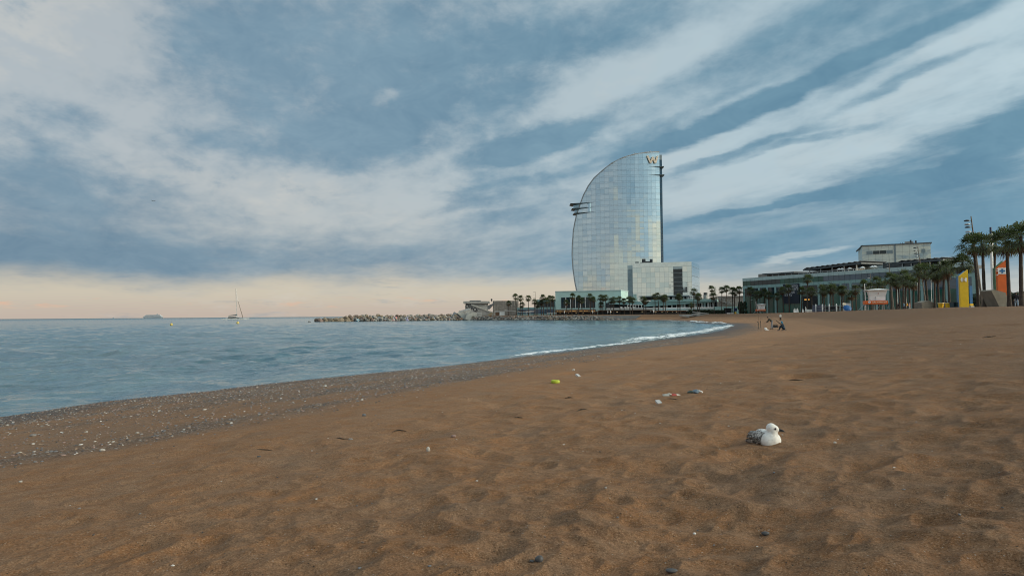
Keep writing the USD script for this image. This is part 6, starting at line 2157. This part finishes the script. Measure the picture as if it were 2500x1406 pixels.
# ------------------------------------------------------------------ boats, ship, buoys, aircraft
def catamaran():
    Y = 840
    P = at_z(575, 779.9, 0)
    Y = P[1]
    k = Y / FPX
    T = Thing("catamaran", "white sailing catamaran with a bare mast, sails furled, lying offshore", "sailing boat", P)
    x = lambda px: (px - 575) * k
    z = lambda dy: dy * k
    for y in (-3, 3):
        hull = MB().hull([(x(546), y - 0.8, 0.0), (x(546), y + 0.8, 0), (x(602), y - 0.4, 0.0), (x(602), y + 0.4, 0), (x(543), y - 0.9, z(1.6)), (x(543), y + 0.9, z(1.6)), (x(560), y - 1.1, z(3.0)), (x(560), y + 1.1, z(3.0)), (x(607), y, z(3.4)), (x(595), y - 0.9, z(3.3)), (x(595), y + 0.9, z(3.3))])
        T.part("hull", hull, M_WHITE)
    T.part("bridge_deck", MB().box(x(553), x(597), -3.4, 3.4, z(2.2), z(3.1)), M_WHITE)
    T.part("cabin", MB().hull([(x(559), -3, z(3.1)), (x(582), -3, z(3.1)), (x(582), 3, z(3.1)), (x(559), 3, z(3.1)), (x(560), -2.6, z(6.4)), (x(579), -2.6, z(6.4)), (x(579), 2.6, z(6.4)), (x(560), 2.6, z(6.4))]), M_DARKSTEEL)
    T.part("cabin_roof", MB().box(x(557), x(580), -3.2, 3.2, z(6.5), z(7.4)), M_WHITE)
    T.part("mast", MB().tube([(x(578), 0, z(3)), (x(576.5), 0, z(38)), (x(575.2), 0, z(76))], [0.34, 0.28, 0.2], 6), M_STEEL)
    T.part("boom", MB().tube([(x(579), 0, z(11.5)), (x(558), 0, z(9.0))], [0.65, 0.4], 6), pbr("grey_sail_cover", (0.12, 0.15, 0.16), 0.8))
    T.part("furled_jib", MB().tube([(x(593), 0, z(4.5)), (x(581), 0, z(44))], [0.36, 0.18], 5), pbr("brown_canvas", (0.16, 0.13, 0.10), 0.8))
    T.part("stay", MB().tube([(x(581), 0, z(44)), (x(575.4), 0, z(74))], 0.08, 4), M_STEEL)
    T.part("spreader", MB().tube([(x(571), -2, z(44)), (x(583), 2, z(44))], 0.09, 4), M_STEEL)


def ship():
    P = at_z(374, 776.6, 0)
    Y = 9500.0
    P = at(374, 776, Y)
    P[2] = 0
    k = Y / FPX
    T = Thing("cruise_ship", "distant pale grey cruise ship on the horizon at the left", "ship", P)
    x = lambda px: (px - 374) * k
    m = pbr("distant_ship_white", (0.42, 0.46, 0.50), 0.7, vary=0.03)
    d = pbr("distant_ship_grey", (0.30, 0.34, 0.38), 0.7, vary=0.03)
    T.part("hull", MB().hull([(x(352), -16, 0), (x(395), -16, 0), (x(395), 16, 0), (x(352), 16, 0), (x(349.5), -15, 14), (x(398.8), 0, 16), (x(392), -16, 14), (x(392), 16, 14), (x(349.5), 15, 14)]), d)
    for px0, px1, z0, z1 in ((351, 396, 15, 24), (353, 394.5, 24.2, 32), (355, 392, 32.2, 40), (358, 391, 40.2, 46)):
        T.part("deck", MB().box(x(px0), x(px1), -15, 15, z0, z1), m)
    T.part("deck_lines", MB().box(x(352), x(394), -15.3, -15.05, 20, 21).box(x(354), x(393), -15.3, -15.05, 28, 29).box(x(356), x(391), -15.3, -15.05, 36, 37), d)
    T.part("funnel", MB().hull([(x(382.5), -4, 46.2), (x(385.5), -4, 46.2), (x(385.5), 4, 46.2), (x(382.5), 4, 46.2), (x(383), -3, 58), (x(385), -3, 60), (x(385), 3, 60), (x(383), 3, 58)]), d)
    P = at(277, 777, 9800)
    P[2] = 0
    t = Thing("far_boat", "tiny dark boat on the horizon left of the cruise ship", "boat", P)
    t.part("hull", MB().hull([(-12, -3, 0), (10, -3, 0), (10, 3, 0), (-12, 3, 0), (-13, -3, 6), (14, 0, 7), (-13, 3, 6)]), d)
    t.part("wheelhouse", MB().box(-6, 2, -2.5, 2.5, 6.1, 13), d)
    t.part("mast", MB().tube([(-2, 0, 13), (-2, 0, 22)], 0.6, 5), d)


def buoys():
    for px, py, lab in ((418.5, 794, "yellow buoy left of the catamaran"), (580.5, 790, "yellow buoy just below the catamaran")):
        P = at_z(px, py, 0)
        r = 3.4 / FPX * P[1]
        T = Thing("buoy", lab, "buoy", P, group="yellow buoys")
        T.part("float", MB().lathe([(0.2 * r, -0.3 * r), (0.95 * r, 0.1 * r), (1.0 * r, 0.7 * r), (0.6 * r, 1.3 * r), (0.2 * r, 1.55 * r)], 14), pbr("buoy_yellow", (0.60, 0.46, 0.14), 0.5, vary=0.05))
        T.part("top_mark", MB().tube([(0, 0, 1.5 * r), (0, 0, 2.2 * r)], 0.12 * r, 6), M_DARKSTEEL)


def aircraft():
    P = at(375, 490.5, 5200)
    T = Thing("aircraft", "tiny airliner flying low over the sea at the left", "aircraft", P)
    m = pbr("aircraft_grey", (0.16, 0.17, 0.19), 0.5, vary=0.02)
    T.part("fuselage", MB().tube([(-15, 0, 0.6), (-11, 0, 0.2), (12, 0, 0), (15, 0, -0.3)], [0.4, 1.9, 1.9, 0.6], 10), m)
    for sgn in (-1, 1):
        T.part("wing", MB().hull([(2, 0, -0.6), (-4, 0, -0.6), (-5, 15 * sgn, 1.0), (-3, 15 * sgn, 1.0), (2, 0, -0.3), (-4, 0, -0.3)]), m)
        T.part("engine", MB().tube([(1.8, 5 * sgn, -1.6), (-1.5, 5 * sgn, -1.6)], 0.9, 8), m)
        T.part("tailplane", MB().hull([(-12, 0, 0.8), (-14.5, 0, 0.8), (-15.5, 5.5 * sgn, 1.2), (-14.5, 5.5 * sgn, 1.2), (-13, 0, 1.0)]), m)
    T.part("fin", MB().hull([(-11.5, -0.2, 1.6), (-15, -0.2, 1.4), (-16.5, 0, 6.5), (-14.8, 0, 6.5), (-11.5, 0.2, 1.6), (-15, 0.2, 1.4)]), m)


catamaran()
ship()
buoys()
aircraft()


# ------------------------------------------------------------------ litter, stones and driftwood on the sand
def litter():
    rng = np.random.default_rng(31)
    S = lambda px, py: hit(px, py)
    sc = lambda P: P[1] / FPX
    P = S(1356, 935.5)
    k = sc(P)
    T = Thing("lid", "flat bright lime green lid lying on the sand near the shingle", "lid", P)
    T.part("disc", MB().lathe([(10 * k, 0.0), (11 * k, 0.02), (10.5 * k, 0.045), (9 * k, 0.05)], 18), pbr("lime_plastic", (0.40, 0.46, 0.03), 0.45, vary=0.05))
    T.part("rim", MB().lathe([(9 * k, 0.0501), (8.6 * k, 0.056), (8.0 * k, 0.0502)], 18), pbr("lime_plastic", (0.40, 0.46, 0.03)))
    P = S(1636, 961)
    k = sc(P)
    T = Thing("wrapper", "crumpled cream and red food carton left of the blue bag", "wrapper", P)
    T.part("tray", MB().hull([(-19 * k, -0.05, 0), (-3 * k, -0.06, 0), (-3 * k, 0.08, 0.02), (-17 * k, 0.07, 0.01), (-12 * k, 0, 3.5 * k), (-4 * k, 0.02, 5 * k)]), pbr("grey_card", (0.36, 0.34, 0.30), 0.8))
    T.part("crumple", MB().add(*shift(rock(7, 6 * k, (1, 0.8, 0.8), 24), (0.5 * k, 0, 3.4 * k))), pbr("cream_paper", (0.62, 0.57, 0.48), 0.8))
    T.part("red_flap", MB().hull([(3 * k, -0.04, 0), (17 * k, -0.03, 0), (15 * k, 0.06, 3.6 * k), (4 * k, 0.06, 4 * k), (9 * k, 0, 4.4 * k)]), pbr("red_card", (0.36, 0.06, 0.04), 0.7))
    T.part("scrap", MB().hull([(16 * k, -0.03, 0), (25 * k, -0.02, 0.01), (24 * k, 0.04, 1.8 * k), (17 * k, 0.05, 3.6 * k)]), pbr("cream_paper", (0.62, 0.57, 0.48)))
    P = S(1694, 957)
    k = sc(P)
    T = Thing("crumpled_bag", "crumpled dark green and blue-grey bag on the sand, right of the cream and red carton", "bag", P)
    T.part("dark_end", MB().add(*shift(rock(15, 8 * k, (1.2, 0.7, 0.55), 22), (-8 * k, 0, 2.5 * k))), pbr("dark_green_film", (0.03, 0.05, 0.045), 0.35))
    T.part("blue_end", MB().add(*shift(rock(16, 10 * k, (1.0, 0.8, 0.62), 26), (5 * k, 0, 4 * k))), pbr("blue_grey_film", (0.17, 0.22, 0.26), 0.35, vary=0.3, scale=20))
    T.part("handle", MB().tube([(12 * k, 0, 6 * k), (17 * k, -0.02, 4.5 * k), (20 * k, 0, 2 * k)], 0.012, 5), M_WHITE)
    P = S(1607.5, 977)
    k = sc(P)
    single("paper_scrap", MB().rbox(P + [0, 0, 0.03], (11 * k, 0.09, 0.02), (0.35, -0.12, 0.2)), pbr("grubby_paper", (0.48, 0.48, 0.48), 0.8), "small white paper scrap below the cream and red carton", "paper")
    P = S(1411, 918)
    single("paper_scrap", MB().rbox(P + [0, 0, 0.03], (7 * sc(P), 0.12, 0.03), (0.3, 0.1, 0.4)), pbr("grubby_paper", (0.48, 0.48, 0.48), 0.8), "small white scrap on the sand above the lime green lid", "paper")
    P = S(1400, 905)
    v, f = rock(19, 5 * sc(P), (1, 0.8, 0.6), 14)
    single("stone", (v + P + [0, 0, 0.04], f), PEB[6], "white stone at the edge of the shingle above the white scrap", "stone")
    # single stones that stand out
    for px, py, w, h, mt, lab in ((1045.5, 1120, 10, 14, 5, "upright pale cream pebble on the sand, casting a small shade to its left"), (1107.5, 1075, 12, 8, 7, "rosy grey pebble up and right of the upright pale pebble"),
                                 (856, 1082, 12, 4, 3, "flat blue-grey stone beside a trodden hollow"), (889, 1021, 10, 7, 1, "dark teal-grey stone at the edge of the shingle"),
                                 (249, 1102, 16, 7, 5, "broad pale stone at the inner edge of the shingle, left"), (80, 1060, 16, 6, 3, "flat grey stone among the shingle at the left edge"),
                                 (632, 1128, 10, 4, 0, "flat dark stone on the sand, left of the upright pale pebble"), (50, 1184, 10, 5, 5, "small pale stone on the sand at the left edge"),
                                 (1868, 1277, 20, 10, 0, "black stone on the sand in the right foreground, nearest to the gull"), (1316, 1386, 22, 16, 0, "dark stone at the bottom edge of the picture"),
                                 (2038, 1072, 8, 6, 5, "small pale stone on the sand right of the gull"), (1640, 1400, 30, 9, 0, "dark flat stone at the bottom edge, right of the round dark one")):
        P = S(px, py)
        k = sc(P)
        v, f = pebble(int(px))
        v = v / np.abs(v).max(0) * np.array([w / 2 * k, w * 0.36 * k, h / 2 * k * 1.1])
        single("stone", (v + P + [0, 0, h * 0.32 * k], f), PEB[mt], lab, "stone", smooth=True)
    # bits of wood and weed
    wood = pbr("wet_driftwood", (0.05, 0.033, 0.022), 0.8, vary=0.3, scale=30)
    for px, py, L, bend, lab in ((1388, 971, 18, 0.15, "straight thin dark stick on the sand below the lime green lid"), (1420, 1003, 26, 0.5, "curved dark stick in a hollow at mid beach"), (1266, 1021, 20, 0.4, "bent dark stick left of the curved one"),
                                (975, 1057, 34, 0.35, "dark arched strip of weed on the sand above the rosy pebble"), (838, 1082, 34, -0.35, "dark bent twig left of the flat blue-grey stone"), (1945, 926, 34, 0.1, "long thin dark stick on the sand right of the crumpled bag"),
                                (645, 1108, 40, 0.15, "thin dark strip of weed at lower left beach"), (2415, 820, 34, 0.1, "dark strip of weed on the upper beach at right"), (1640, 968, 30, -0.3, "thin dark twig just below the cream and red carton")):
        P = S(px, py)
        k = sc(P)
        pts = []
        for q in range(6):
            u = q / 5 - 0.5
            x, y = P[0] + u * L * k, P[1] + rng.uniform(-0.02, 0.02) + bend * L * k * (0.25 - u * u) * 2
            pts.append((x, y, gz(x, y) + 0.4 * k + 4 * k * (0.25 - u * u)))
        single("driftwood", MB().tube(pts, np.array([0.5, 1.1, 1.4, 1.3, 1.0, 0.4]) * k, 6), wood, lab, "stick")


litter()
